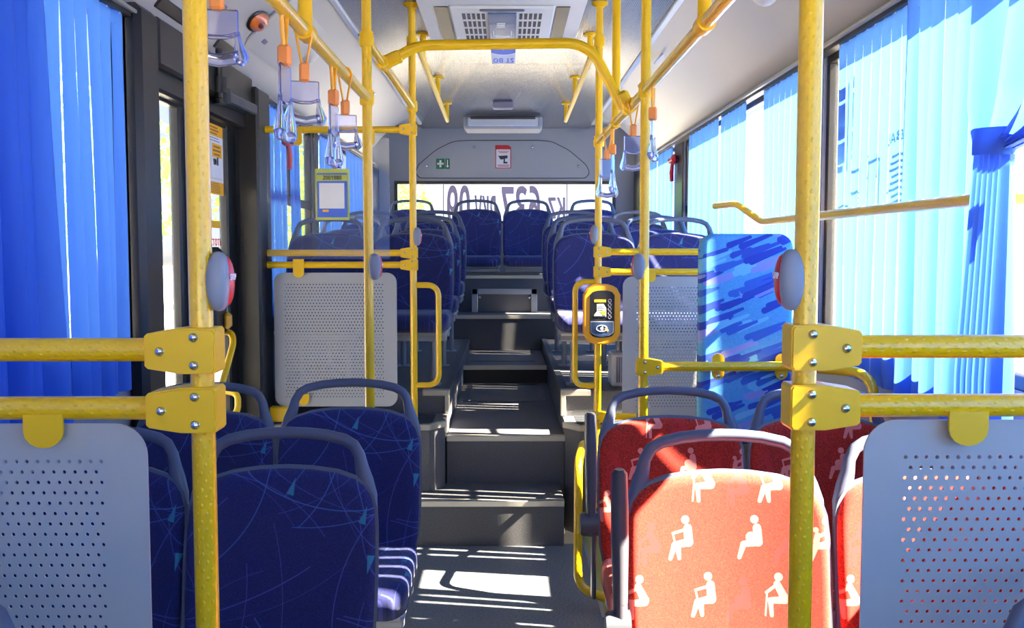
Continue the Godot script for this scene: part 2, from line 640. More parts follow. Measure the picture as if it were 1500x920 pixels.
# ------------------------------------------------------------------ perforated panel
# x0..x1, y0..y1 outline; hx0.. hole field; step of the hole grid
func perforated(x0: float, x1: float, y0: float, y1: float, hx0: float, hx1: float, hy0: float, hy1: float, d: float, step: float, hole: float, label: String) -> Node3D:
	var t := thing("perforated_panel", V((x0 + x1) / 2, y0, d), label, "panel", "grey perforated partition panels")
	var b := MB.new()
	var nx := int(round((hx1 - hx0) / step))
	var ny := int(round((hy1 - hy0) / step))
	hx1 = hx0 + nx * step
	hy0 = hy1 - ny * step
	var th := 0.003
	# border: four strips around the hole field, outer corners rounded
	var outer := rrect(x1 - x0, y1 - y0, 0.045, 8)
	for i in outer.size():
		outer[i] += Vector2((x0 + x1) / 2, (y0 + y1) / 2)
	var field := PackedVector2Array([Vector2(hx0, hy0), Vector2(hx1, hy0), Vector2(hx1, hy1), Vector2(hx0, hy1)])
	var ym := (hy0 + hy1) / 2
	for half in [[ym, y1 + 1.0], [y0 - 1.0, ym]]:
		var cutter := PackedVector2Array([Vector2(x0 - 1, half[0]), Vector2(x1 + 1, half[0]), Vector2(x1 + 1, half[1]), Vector2(x0 - 1, half[1])])
		for piece in Geometry2D.intersect_polygons(outer, cutter):
			for rest in Geometry2D.clip_polygons(piece, field):
				b.extrude(rest, th, Transform3D(Basis(), V(0, 0, d)))
	# cells
	var oct := []
	for k in 8:
		oct.append(Vector2.from_angle(TAU * k / 8.0) * hole)
	var sq := []
	for k in 8:
		var a := TAU * k / 8.0
		var u := Vector2.from_angle(a)
		sq.append(u * (step / 2) / maxf(absf(u.x), absf(u.y)))
	for j in ny:
		var cy := hy1 - (j + 0.5) * step
		var shift := step * 0.5 if j % 2 else 0.0
		if j % 2:
			for e in [hx0, hx1 - step / 2]:
				for s in [1, -1]:
					b.quad(V(e, cy - step / 2, d - s * th / 2), V(e + step / 2, cy - step / 2, d - s * th / 2), V(e + step / 2, cy + step / 2, d - s * th / 2), V(e, cy + step / 2, d - s * th / 2), Vector3(0, 0, s))
		for i in (nx - 1 if j % 2 else nx):
			var c := Vector2(hx0 + (i + 0.5) * step + shift, cy)
			for s in [1, -1]:
				var zz: float = -d + s * th / 2
				var first := b.v.size()
				for k in 8:
					var p: Vector2 = c + oct[k]
					var q: Vector2 = c + sq[k]
					b.vert(Vector3(p.x, p.y, zz), Vector3(0, 0, s))
					b.vert(Vector3(q.x, q.y, zz), Vector3(0, 0, s))
				for k in 8:
					var a0 := first + k * 2
					var a1 := first + (k + 1) % 8 * 2
					b.tri(a0, a0 + 1, a1 + 1)
					b.tri(a0, a1 + 1, a1)
			var f2 := b.v.size()
			for k in 8:
				var p: Vector2 = c + oct[k]
				var nn := Vector3(-oct[k].x, -oct[k].y, 0).normalized()
				b.vert(Vector3(p.x, p.y, -d + th / 2), nn)
				b.vert(Vector3(p.x, p.y, -d - th / 2), nn)
			for k in 8:
				var a0 := f2 + k * 2
				var a1 := f2 + (k + 1) % 8 * 2
				b.tri(a0, a0 + 1, a1 + 1)
				b.tri(a0, a1 + 1, a1)
	wpart("perforated_sheet", b, M.grey_panel, t)
	return t


# rounded yellow tab that holds a panel to a rail
func tab(parent: Node3D, x: float, y_top: float, y_bot: float, d: float, w := 0.054) -> void:
	var poly := PackedVector2Array()
	poly.append(Vector2(x + w / 2, y_top)); poly.append(Vector2(x - w / 2, y_top))
	for k in 9:
		var a := PI + PI * k / 8.0
		poly.append(Vector2(x + cos(a) * w / 2, y_bot + w * 0.42 + sin(a) * w * 0.42))
	var b := MB.new()
	b.extrude(poly, 0.005, Transform3D(Basis(), V(0, 0, d)))
	wpart("mounting_tab", b, M.yellow_plain, parent, "yellow rounded tab")


# ------------------------------------------------------------------ seats
func seat_outline(grow := 0.0) -> PackedVector2Array:
	# half outline from bottom centre to top centre, x over y (y from the bottom of the pad)
	var half := [Vector2(0.12, 0.0), Vector2(0.185, 0.004), Vector2(0.205, 0.02), Vector2(0.213, 0.06), Vector2(0.216, 0.14), Vector2(0.217, 0.22), Vector2(0.216, 0.30), Vector2(0.213, 0.345), Vector2(0.204, 0.375), Vector2(0.188, 0.397), Vector2(0.165, 0.412), Vector2(0.12, 0.425), Vector2(0.06, 0.432)]
	var out := PackedVector2Array()
	out.append(Vector2(0, -grow))
	for p in half:
		out.append(p)
	out.append(Vector2(0, 0.434 + grow))
	for k in half.size():
		var p: Vector2 = half[half.size() - 1 - k]
		out.append(Vector2(-p.x, p.y))
	var res := PackedVector2Array()
	for p in out:
		var q := p
		if grow > 0:
			var c := Vector2(0, 0.215)
			q = p + (p - c).normalized() * grow
			if p.x == 0:
				q = p
		res.append(q)
	return res


func back_pt(x: float, y: float, z: float) -> Vector3:
	# pad plane reclines; side bolsters come forward a little
	var lean := -0.19
	return Vector3(x, 0.40 + y * 0.985, -0.02 + y * lean + z + 0.55 * x * x)


func seat_meshes() -> void:
	var b := MB.new()
	cushion(b, seat_outline(), 0.04, 0.022, back_pt, func(x: float, y: float) -> Vector2: return Vector2(0.5 + x / 0.6, 1.0 - y / 0.6))
	meshes["backrest"] = b.mesh()
	b = MB.new()
	cushion(b, seat_outline(0.005), 0.022, 0.008, func(x: float, y: float, z: float) -> Vector3: return back_pt(x, y, 0.012 - z + 0.012), func(x: float, y: float) -> Vector2: return Vector2(x, y))
	meshes["shell"] = b.mesh()
	# grab handle on top of the shell
	b = MB.new()
	var pts := []
	var rad := []
	var prof := [[-0.207, 0.335, 0.010], [-0.200, 0.372, 0.016], [-0.187, 0.405, 0.019], [-0.178, 0.435, 0.016], [-0.172, 0.462, 0.0135], [-0.158, 0.485, 0.0135], [-0.135, 0.4975, 0.0135], [-0.09, 0.507, 0.0135], [-0.045, 0.511, 0.0135], [0.0, 0.5125, 0.0135]]
	for p in prof:
		pts.append(back_pt(p[0], p[1], 0.008)); rad.append(p[2])
	for k in range(prof.size() - 2, -1, -1):
		pts.append(back_pt(-prof[k][0], prof[k][1], 0.008)); rad.append(prof[k][2])
	b.tube(pts, rad, 12, true, 0.85, Vector3.BACK)
	meshes["handle"] = b.mesh()
	# cushion
	var out := rrect(0.425, 0.40, 0.05, 5)
	b = MB.new()
	cushion(b, out, 0.075, 0.03, func(x: float, y: float, z: float) -> Vector3:
		var front := clampf((y - 0.1) / 0.1, 0, 1)
		return Vector3(x, 0.345 + z - 0.02 * front * front + 0.25 * x * x + 0.012 * (y + 0.2), y + 0.19), func(x: float, y: float) -> Vector2: return Vector2(0.5 + x / 0.6, 0.5 + y / 0.6))
	meshes["cushion"] = b.mesh()
	# seat pan and side brackets
	b = MB.new()
	b.box(Vector3(0, 0.333, 0.18), Vector3(0.41, 0.03, 0.37), 0.01)
	b.box(Vector3(0, 0.305, 0.30), Vector3(0.40, 0.035, 0.04), 0.006)
	b.box(Vector3(0, 0.305, 0.05), Vector3(0.40, 0.035, 0.04), 0.006)
	for s in [-1, 1]:
		b.box(Vector3(s * 0.17, 0.37, -0.03), Vector3(0.03, 0.12, 0.03), 0.005)
	meshes["pan"] = b.mesh()


func seat(x: float, d: float, y: float, floor_y: float, red: bool, label: String, group: String, plinth := false, arm := 0.0) -> Node3D:
	var t := thing("passenger_seat", V(x, y, d), label, "seat", group)
	var fab: Material = M.red_fabric if red else M.blue_fabric
	part("backrest_pad", meshes["backrest"], fab, t)
	var sh := part("back_shell", meshes["shell"], M.grey_plastic, t)
	part("grab_handle", meshes["handle"], M.grey_plastic, sh)
	part("seat_cushion", meshes["cushion"], fab, t)
	part("seat_frame", meshes["pan"], M.frame_grey, t)
	if not plinth:
		for s in [-1, 1]:
			var b := MB.new()
			b.tube(rounded([Vector3(s * 0.12, floor_y - y + 0.005, 0.10), Vector3(s * 0.12, 0.295, 0.10), Vector3(s * 0.12, 0.295, 0.28)], 0.03), 0.016, 10)
			b.box(Vector3(s * 0.12, floor_y - y + 0.004, 0.10), Vector3(0.07, 0.008, 0.09), 0.002)
			part("leg", b.mesh(), M.frame_grey, t)
	if arm != 0.0:
		var b := MB.new()
		var ax := arm
		b.tube([Vector3(ax, 0.60, 0.10), Vector3(ax, 0.72, 0.085), Vector3(ax, 0.80, 0.075), Vector3(ax, 0.86, 0.07), Vector3(ax, 0.868, 0.07)], [0.015, 0.018, 0.018, 0.0165, 0.01], 12, true, 1.3, Vector3.BACK)
		b.tube([Vector3(ax, 0.52, 0.11), Vector3(ax, 0.61, 0.099)], [0.017, 0.014], 12, true, 1.3, Vector3.BACK)
		var a := part("armrest", b.mesh(), M.armrest_grey, t, Vector3.ZERO, "dark grey folded-up armrest")
		b = MB.new()
		b.tube([Vector3(ax - 0.02 * signf(ax), 0.55, 0.10), Vector3(ax + 0.024 * signf(ax), 0.55, 0.10), Vector3(ax + 0.03 * signf(ax), 0.55, 0.10)], [0.034, 0.034, 0.028], 18)
		part("pivot_hub", b.mesh(), M.armrest_grey, a)
		b = MB.new()
		b.box(Vector3(ax - 0.01 * signf(ax), 0.44, 0.08), Vector3(0.012, 0.22, 0.05), 0.004)
		part("bracket", b.mesh(), M.armrest_grey, a)
	return t


# ------------------------------------------------------------------ curtain
# hangs from y1 to y0 along the wall at x, between distances d0 and d1; tie > 0 gathers it there
func curtain(x: float, d0: float, d1: float, y0: float, y1: float, pitch: float, amp: float, sd: int, label: String, slit := 0.011) -> Node3D:
	var t := thing("curtain", V(x, y0, (d0 + d1) / 2), label, "curtain", "blue pleated window curtains")
	var r := RandomNumberGenerator.new()
	r.seed = sd
	var sx := signf(x)
	var np := maxi(2, int(round((d1 - d0) / pitch)))
	var jit := []
	for k in np + 1:
		jit.append(0.0 if k == 0 or k == np else (r.randf() - 0.5) * 0.3 / np)
	var sway := r.randf() * TAU
	var hold := y1 - 0.045
	var at := func(u: float, seg: int, lu: float, y: float) -> Vector3:
		var f := (y1 - y) / (y1 - y0)
		var fold := pow(absf(sin(PI * lu)), 0.6) * (0.35 + 0.65 * f)
		if seg % 2:
			fold *= 0.55
		return V(x - sx * (amp * fold + sin(u * 7.0 + sway) * 0.008 * f), y, lerpf(d0, d1, u) + 0.012 * sin(f * 3.0 + sway + u * 4.0) * f)
	# sewn heading, then the pleats, each hanging free of the next below it
	var rows := []
	for j in 3:
		var row := []
		for k in np * 6 + 1:
			var seg := mini(k / 6, np - 1)
			row.append(at.call(k / float(np * 6), seg, k / 6.0 - seg, lerpf(y1, hold, j / 2.0)))
		rows.append(row)
	var b := MB.new()
	b.loft(rows)
	wpart("heading", b, M.curtain, t)
	for seg in np:
		rows = []
		for j in 13:
			var y := lerpf(hold + 0.001, y0, j / 12.0)
			var f := (y1 - y) / (y1 - y0)
			var a: float = seg / float(np) + jit[seg] * f
			var e: float = (seg + 1) / float(np) + jit[seg + 1] * f
			var g := slit * 0.5 / (d1 - d0) * clampf(j / 1.0, 0.1, 1.0)
			var row := []
			for k in 9:
				row.append(at.call(lerpf(a + g, e - g, k / 8.0), seg, k / 8.0, y))
			rows.append(row)
		b = MB.new()
		b.loft(rows)
		wpart("pleat", b, M.curtain, t)
		b = MB.new()
		var p: Vector3 = at.call((seg + 0.5) / np, seg, 0.5, y1)
		b.tube([p + Vector3(0, -0.01, 0), p + Vector3(0, 0.014, 0)], 0.003, 6)
		wpart("glide_hook", b, M.white_plastic, t)
	return t


# ------------------------------------------------------------------ small things
func stop_button(x: float, y: float, d: float, side: float, w: float, h: float, label: String) -> void:
	var t := thing("stop_button", V(x, y - h / 2, d), label, "button", "grey oval stop request buttons")
	for which in 2:
		var rows := []
		for j in 13:
			var a := -PI / 2 + PI * j / 12.0
			var row := []
			var hw := pow(cos(a) if cos(a) > 0.001 else 0.001, 0.75)
			for k in 21:
				var q := TAU * k / 20
				var px := cos(q)
				var pz := sin(q)
				var sc := Vector2(signf(px) * pow(absf(px), 0.8), signf(pz) * pow(absf(pz), 0.8))
				var p := Vector3(sc.x * w / 2 * hw, h / 2 * sin(a), sc.y * 0.019 * hw)
				if which:
					p = Vector3(p.x * 0.82 + side * w * 0.16, p.y * 0.86, p.z * 0.9 - 0.006)
				row.append(V(x, y, d) + p)
			rows.append(row)
		var b := MB.new()
		b.loft(rows)
		wpart("button" if which else "housing", b, M.red_plastic if which else M.pod_grey, t)
	if h > 0.06:
		var o := text("STOP", 0.009, M.label_white, t, "lettering", V(x + side * (w * 0.585), y + 0.006, d) - t.position)
		o.rotation.y = side * PI / 2


func text(s: String, height: float, m: Material, parent: Node3D, called: String, at: Vector3, bold := true, depth := 0.0008) -> MeshInstance3D:
	var tm := TextMesh.new()
	var f := SystemFont.new()
	f.font_names = PackedStringArray(["Droid Sans"])
	f.font_weight = 700 if bold else 400
	tm.font = f
	tm.text = s
	tm.font_size = 64
	tm.pixel_size = height / 64.0 * 1.35
	tm.depth = depth
	tm.curve_step = 2.0
	return part(called, tm, m, parent, at)


func strap(x: float, d: float, rail_y: float, turn: float, drop: float, group: String, label: String) -> void:
	var t := thing("hanging_strap", V(x, rail_y, d), label, "strap", group)
	t.rotation.y = turn
	var b := MB.new()
	var pts := []
	for k in 13:
		var a := PI * (-0.15 + 1.3 * k / 12.0)
		pts.append(Vector3(cos(a) * 0.0195, sin(a) * 0.0195, 0))
	pts.push_front(Vector3(0.004, -0.085, 0))
	pts.append(Vector3(-0.004, -0.085, 0))
	b.tube(pts, 0.003, 8, true, 1.7, Vector3.BACK)
	part("strap_loop", b.mesh(), M.amber, t)
	b = MB.new()
	b.box(Vector3(0, -0.095, 0), Vector3(0.022, 0.042, 0.026), 0.004)
	part("sleeve", b.mesh(), M.orange_sleeve, t)
	# clear grip: plate with a D-shaped hand hole, bulged sides and a thick bar
	b = MB.new()
	var top := -0.115
	var bot := -drop
	var L := top - bot
	b.box(Vector3(0, top - L * 0.24, 0), Vector3(0.066, L * 0.5, 0.006), 0.002)
	for s in [-1, 1]:
		b.tube([Vector3(s * 0.030, top - L * 0.4, 0), Vector3(s * 0.032, top - L * 0.58, 0), Vector3(s * 0.034, top - L * 0.74, 0), Vector3(s * 0.037, top - L * 0.88, 0), Vector3(s * 0.036, bot + 0.008, 0), Vector3(s * 0.033, bot, 0)], [0.0045, 0.0055, 0.010, 0.0125, 0.011, 0.006], 10)
	b.tube([Vector3(-0.034, bot + 0.012, 0), Vector3(0, bot + 0.006, 0), Vector3(0.034, bot + 0.012, 0)], 0.0105, 12)
	b.tube(rounded([Vector3(-0.030, top - L * 0.44, 0), Vector3(-0.014, top - L * 0.5, 0.001), Vector3(0.014, top - L * 0.5, 0.001), Vector3(0.030, top - L * 0.44, 0)], 0.02), 0.004, 8)
	part("grip", b.mesh(), M.clear_plastic, t)


func card(parent: Node3D, called: String, c: Vector3, w: float, h: float, im: Image, rough := 0.5, turn := 0.0) -> MeshInstance3D:
	var b := MB.new()
	b.quad(Vector3(-w / 2, -h / 2, 0), Vector3(w / 2, -h / 2, 0), Vector3(w / 2, h / 2, 0), Vector3(-w / 2, h / 2, 0), Vector3(0, 0, 1))
	var m := mat(called + "_print", Color.WHITE, rough)
	m.albedo_texture = tex(im)
	m.texture_repeat = false
	var o := part(called, b.mesh(), m, parent, c)
	o.rotation.y = turn
	return o


func canvas(w: int, h: int, c: Color) -> Image:
	var im := Image.create(w, h, false, Image.FORMAT_RGB8)
	im.fill(c)
	return im


func lines(im: Image, x: int, y: int, w: int, count: int, gap: int, th: int, c: Color, sd := 3) -> void:
	var r := RandomNumberGenerator.new()
	r.seed = sd
	for k in count:
		var ww := int(w * r.randf_range(0.6, 1.0))
		im.fill_rect(Rect2i(x + (w - ww) / 2, y + k * gap, ww, th), c)


func wb(b: MB, x0: float, x1: float, y0: float, y1: float, d0: float, d1: float, bev := 0.003) -> void:
	b.box(V((x0 + x1) / 2, (y0 + y1) / 2, (d0 + d1) / 2), Vector3(absf(x1 - x0), absf(y1 - y0), absf(d1 - d0)), bev)


func fit(o: MeshInstance3D, w: float, h: float) -> void:
	var a := o.mesh.get_aabb()
	var s := Vector3(w / maxf(a.size.x, 0.0001), h / maxf(a.size.y, 0.0001), 1)
	o.scale = s


func _ready() -> void:
	rng.seed = 7
	# ---------------- camera, sky, sun, exposure
	var cam := Camera3D.new()
	cam.name = "camera"
	add_child(cam)
	cam.position = Vector3(0, 1.34, 0)
	cam.rotation_degrees = Vector3(-3.87, -0.31, 0)
	cam.fov = rad_to_deg(2.0 * atan(460.0 / 1450.0))
	cam.near = 0.05
	cam.far = 300
	cam.current = true
	var env := Environment.new()
	env.background_mode = Environment.BG_SKY
	var sm := ProceduralSkyMaterial.new()
	sm.sky_top_color = c8(150, 190, 240)
	sm.sky_horizon_color = c8(236, 242, 250)
	sm.ground_bottom_color = c8(190, 186, 178)
	sm.ground_horizon_color = c8(225, 224, 220)
	sm.sky_energy_multiplier = 1.0
	sm.energy_multiplier = 2.6
	var sky := Sky.new()
	sky.sky_material = sm
	env.sky = sky
	env.tonemap_mode = Environment.TONE_MAPPER_LINEAR
	env.tonemap_exposure = 0.72
	env.sdfgi_enabled = true
	env.ssao_enabled = true
	env.ssil_enabled = true
	var we := WorldEnvironment.new()
	we.name = "world_environment"
	we.environment = env
	add_child(we)
	var sun := DirectionalLight3D.new()
	sun.name = "sun"
	add_child(sun)
	sun.basis = Basis.looking_at(Vector3(-1.0, -0.98, -0.17).normalized(), Vector3.UP)
	sun.light_color = c8(255, 240, 214)
	sun.light_energy = 60.0
	sun.light_angular_distance = 0.6
	sun.shadow_enabled = true
	sun.sky_mode = DirectionalLight3D.SKY_MODE_LIGHT_ONLY
	make_materials()
	seat_meshes()
	shell()
	doors()
	ceiling_things()
	rails()
	seats()
	curtains()
	signs()
	small_things()
	outdoors()


func shell() -> void:
	var b := MB.new()
	wb(b, -1.26, 1.26, -0.08, 0.0, -1.7, 4.4, 0.0)
	var o := struct("floor", b, M.floor, "grey vinyl low floor of the aisle", "floor")
	b = MB.new()
	wb(b, 0.36, 1.19, 0.0, 0.002, 3.5, 4.55, 0.0)
	part("floor_inlay", b.mesh(), M.floor_yellow, o, Vector3.ZERO, "olive yellow floor area of the wheelchair bay")
	b = MB.new()
	wb(b, 0.345, 0.36, 0.0, 0.003, 3.5, 4.55, 0.0)
	part("inlay_edge", b.mesh(), M.frame_grey, o, Vector3.ZERO, "pale line edging the bay")
	# steps up the aisle: [x0, x1, top, d0, d1, material of the riser, label]
	var st := [
		[-1.2, 0.258, 0.202, 4.365, 4.715, "lowest grey aisle step with aluminium nosing"],
		[-0.29, 0.282, 0.429, 4.713, 6.62, "second aisle step running back to a floor hatch"],
		[-0.31, 0.27, 0.540, 6.604, 7.68, "third aisle step with a black riser"],
		[-1.2, 1.2, 0.806, 7.659, 8.25, "fourth grey step below the rear footrest"],
		[-1.2, 1.2, 1.10, 8.231, 9.33, "top plinth carrying the last row of seats"]]
	for k in st.size():
		var s = st[k]
		b = MB.new()
		wb(b, s[0], s[1], -0.05, s[2], s[3], s[4], 0.004)
		o = struct("floor_step", b, M.dark_vinyl, s[5], "step")
		b = MB.new()
		var xe: float = s[1]
		wb(b, maxf(s[0], -0.39) if k == 0 else maxf(s[0], -1.19), minf(xe, 1.19), s[2] - 0.022, s[2] + 0.005, s[3] - 0.006, s[3] + 0.035, 0.002)
		part("nosing", b.mesh(), M.aluminium, o, Vector3.ZERO, "aluminium step nosing")
		if k == 1:
			b = MB.new()
			for q in [[-0.26, 0.235, 5.80, 5.83], [-0.26, 0.235, 6.50, 6.53]]:
				wb(b, q[0], q[1], s[2], s[2] + 0.004, q[2], q[3], 0.001)
			for q in [-0.26, 0.195]:
				wb(b, q, q + 0.04, s[2], s[2] + 0.004, 5.83, 6.50, 0.001)
			part("hatch_frame", b.mesh(), M.dark_metal, o, Vector3.ZERO, "metal frame of the floor hatch")
			for q in [[-0.22, 5.815], [0.20, 5.815], [-0.22, 6.515], [0.20, 6.515]]:
				bolt(o, V(q[0], s[2] + 0.003, q[1]), Vector3.UP, 0.007)
		if k == 2:
			b = MB.new()
			wb(b, s[0], s[1], 0.43, s[2] - 0.022, s[3] - 0.003, s[3], 0.0)
			part("riser_face", b.mesh(), M.black_vinyl, o)
			b = MB.new()
			wb(b, -0.25, 0.2, s[2], s[2] + 0.004, 6.9, 6.93, 0.001)
			wb(b, -0.25, 0.2, s[2], s[2] + 0.004, 7.45, 7.48, 0.001)
			part("hatch_frame", b.mesh(), M.dark_metal, o)
	# side platforms: a low ribbed entry tread, then the seat platform
	for s in [-1.0, 1.0]:
		var side := "left" if s < 0 else "right"
		var inner: float = -0.29 if s < 0 else 0.275
		var df: float = 4.55 if s < 0 else 4.6
		var ht: float = 0.512 if s < 0 else 0.497
		# tread with a chamfered inner corner
		var poly := PackedVector2Array([Vector2(s * 1.2, df), Vector2(inner + s * 0.07, df), Vector2(inner + s * 0.005, df + 0.09), Vector2(inner + s * 0.005, 4.92), Vector2(s * 1.2, 4.92)])
		var t := Transform3D(Basis(Vector3.RIGHT, Vector3(0, 0, -1), Vector3.UP), Vector3(0, ht / 2 - 0.01, 0))
		b = MB.new()
		b.extrude(poly, ht + 0.02, t)
		o = struct("floor_tread", b, M.dark_vinyl, "%s ribbed entry tread beside the aisle steps" % side, "step")
		b = MB.new()
		for e in 2:
			var p := poly[e]
			var q := poly[e + 1]
			var m := (p + q) / 2
			var dir := (q - p)
			var bs := Basis(Vector3(dir.x, 0, -dir.y).normalized(), Vector3.UP, Vector3(dir.x, 0, -dir.y).normalized().cross(Vector3.UP))
			b.box(Vector3.ZERO, Vector3(dir.length() + 0.012, 0.028, 0.026), 0.003, Transform3D(bs, V(m.x, ht - 0.006, m.y)))
		part("nosing", b.mesh(), M.aluminium, o, Vector3.ZERO, "aluminium nosing of the tread")
		b = MB.new()
		for k in 8:
			var dd: float = df + 0.07 + k * 0.03
			wb(b, inner + s * 0.06, s * 0.9, ht, ht + 0.004, dd, dd + 0.012, 0.001)
		part("tread_ribs", b.mesh(), M.dark_metal, o)
		b = MB.new()
		wb(b, s * 1.2, inner, -0.05, 0.625, 4.90, 7.68, 0.004)
		o = struct("floor_platform", b, M.dark_vinyl, "raised %s platform carrying the rear rows of seats" % side, "platform")
		b = MB.new()
		wb(b, inner - s * 0.004, inner + s * 0.035, 0.60, 0.630, 4.893, 7.65, 0.002)
		part("edge_strip", b.mesh(), M.dark_metal, o, Vector3.ZERO, "metal edge strip along the aisle")
		b = MB.new()
		wb(b, inner - s * 0.006, inner + s * 0.02, ht, 0.632, 4.886, 4.91, 0.004)
		wb(b, inner - s * 0.006, s * 0.42, 0.60, 0.632, 4.886, 4.93, 0.004)
		part("corner_trim", b.mesh(), M.aluminium, o, Vector3.ZERO, "aluminium corner trim")
	# walls
	for s in [-1.0, 1.0]:
		b = MB.new()
		var x0: float = s * 1.20
		var x1: float = s * 1.26
		var lows := [[-1.7, 3.35], [4.47, 9.36]] if s < 0 else [[-1.7, 9.36]]
		for q in lows:
			wb(b, x0, x1, -0.1, 1.0, q[0], q[1], 0.0)
		wb(b, x0, x1, 2.06, 2.55, -1.7, 9.36, 0.0)
		var pil := [[-1.7, -1.55], [1.3, 1.38], [3.12, 3.35], [4.47, 4.98], [6.2, 6.3], [8.7, 9.36]] if s < 0 else [[-1.7, -1.55], [1.33, 1.41], [3.80, 3.88], [6.75, 7.05], [8.8, 9.36]]
		for q in pil:
			wb(b, x0, x1, 1.0, 2.06, q[0], q[1], 0.0)
		o = struct("wall_left" if s < 0 else "wall_right", b, M.wall_grey, "%s side wall of the bus below and between the windows" % ("left" if s < 0 else "right"), "wall")
		b = MB.new()
		for q in pil:
			wb(b, x0 - s * 0.012, x0, 1.0, 2.06, q[0] - 0.01, q[1] + 0.01, 0.003)
		part("pillar_cover", b.mesh(), M.black_frame, o, Vector3.ZERO, "black window pillar covers")
		# windows between the pillars
		for k in pil.size() - 1:
			var a: float = pil[k][1]
			var c: float = pil[k + 1][0]
			if s < 0 and k == 2:
				continue
			var w := Node3D.new()
			w.name = "window_%d" % (k + 1 if s < 0 else k + 7)
			add_child(w)
			w.position = V(s * 1.235, 1.0, (a + c) / 2)
			tag(w, "%s side window between distances along the bus" % side_word(s), "window", "", "structure")
			w.set_meta("label", "%s window of the %s wall, counted from the front" % [["first", "second", "third", "fourth", "fifth"][k if (s > 0 or k < 2) else k - 1], side_word(s)])
			b = MB.new()
			wb(b, s * 1.233, s * 1.237, 1.0, 2.06, a, c, 0.0)
			wpart("pane", b, M.glass, w)
			b = MB.new()
			for q in [[1.0, 1.035, a, c], [2.03, 2.06, a, c], [1.035, 2.03, a, a + 0.03], [1.035, 2.03, c - 0.03, c]]:
				wb(b, s * 1.215, s * 1.25, q[0], q[1], q[2], q[3], 0.003)
			wpart("frame", b, M.black_frame, w)
			if (s < 0 and k == 3) or (s > 0 and k == 2):
				b = MB.new()
				var mid := (a + c) / 2 if s < 0 else 6.52
				wb(b, s * 1.212, s * 1.245, 1.57, 1.62, a if s < 0 else 6.5, c, 0.003)
				wb(b, s * 1.212, s * 1.245, 1.62, 2.03, mid - 0.02, mid + 0.02, 0.003)
				wpart("sliding_sash", b, M.black_frame, w, "black sash of the sliding vent")
	# rear wall
	b = MB.new()
	wb(b, -1.26, 1.26, -0.1, 1.56, 9.30, 9.36, 0.0)
	wb(b, -1.26, 1.26, 1.955, 2.55, 9.30, 9.36, 0.0)
	wb(b, -1.26, -1.05, 1.56, 1.955, 9.30, 9.36, 0.0)
	wb(b, 1.02, 1.26, 1.56, 1.955, 9.30, 9.36, 0.0)
	o = struct("wall_rear", b, M.rear_grey, "grey rear bulkhead above the back window", "wall")
	# hatch cover on the bulkhead
	var hp := PackedVector2Array()
	var base := [Vector2(-0.81, 1.985), Vector2(0.735, 1.985), Vector2(0.77, 2.03), Vector2(0.74, 2.10), Vector2(0.58, 2.235), Vector2(0.42, 2.315), Vector2(0.30, 2.325), Vector2(-0.38, 2.325), Vector2(-0.50, 2.315), Vector2(-0.66, 2.235), Vector2(-0.82, 2.10), Vector2(-0.845, 2.03)]
	for k in base.size():
		var p: Vector2 = base[k]
		var a: Vector2 = (base[(k + base.size() - 1) % base.size()] - p)
		var c: Vector2 = (base[(k + 1) % base.size()] - p)
		var rr := minf(0.045, minf(a.length(), c.length()) * 0.4)
		for q in 4:
			var u := q / 3.0
			hp.append((p + a.normalized() * rr).lerp(p, u).lerp(p.lerp(p + c.normalized() * rr, u), u))
	var hatch := thing("service_hatch", V(0, 1.985, 9.29), "grey rounded service hatch above the rear window", "hatch")
	var big := Geometry2D.offset_polygon(hp, 0.008)
	b = MB.new()
	b.extrude(big[0], 0.006, Transform3D(Basis(), V(0, 0, 9.297)))
	wpart("seal", b, M.label_dark, hatch, "dark seal line")
	b = MB.new()
	b.extrude(hp, 0.016, Transform3D(Basis(), V(0, 0, 9.290)), false)
	wpart("cover", b, M.rear_grey, hatch)
	for q in [[-0.30, 2.265], [0.24, 2.265], [-0.74, 2.09], [0.67, 2.09]]:
		bolt(hatch, V(q[0], q[1], 9.284) - hatch.position, Vector3(0, 0, 1), 0.011)
	# rear window
	var w2 := Node3D.new()
	w2.name = "window_12"
	add_child(w2)
	w2.position = V(0, 1.56, 9.33)
	tag(w2, "bright rear window behind the last row of seats", "window", "", "structure")
	b = MB.new()
	wb(b, -1.05, 1.02, 1.56, 1.955, 9.328, 9.332, 0.0)
	wpart("pane", b, M.glass, w2)
	b = MB.new()
	for q in [[-1.05, 1.02, 1.925, 1.955], [-1.05, 1.02, 1.56, 1.585], [-1.05, -1.02, 1.585, 1.925], [0.99, 1.02, 1.585, 1.925]]:
		wb(b, q[0], q[1], q[2], q[3], 9.31, 9.35, 0.003)
	wpart("frame", b, M.black_frame, w2)
	b = MB.new()
	for q in [-0.595, 0.56]:
		wb(b, q, q + 0.008, 1.585, 1.925, 9.318, 9.327, 0.0)
	wpart("film_edge", b, M.label_grey, w2)
	# front wall with windscreen
	b = MB.new()
	wb(b, -1.26, 1.26, -0.1, 0.85, -1.76, -1.7, 0.0)
	wb(b, -1.26, 1.26, 2.15, 2.55, -1.76, -1.7, 0.0)
	struct("wall_front", b, M.wall_grey, "front wall under the windscreen behind the viewpoint", "wall")
	var w3 := Node3D.new()
	w3.name = "window_13"
	add_child(w3)
	w3.position = V(0, 0.85, -1.73)
	tag(w3, "windscreen behind the viewpoint", "window", "", "structure")
	b = MB.new()
	wb(b, -1.26, 1.26, 0.85, 2.15, -1.733, -1.729, 0.0)
	wpart("pane", b, M.glass, w3)
	# roof slab, ceiling sheets, coves
	b = MB.new()
	wb(b, -1.26, 1.26, 2.47, 2.55, -1.76, 9.36, 0.0)
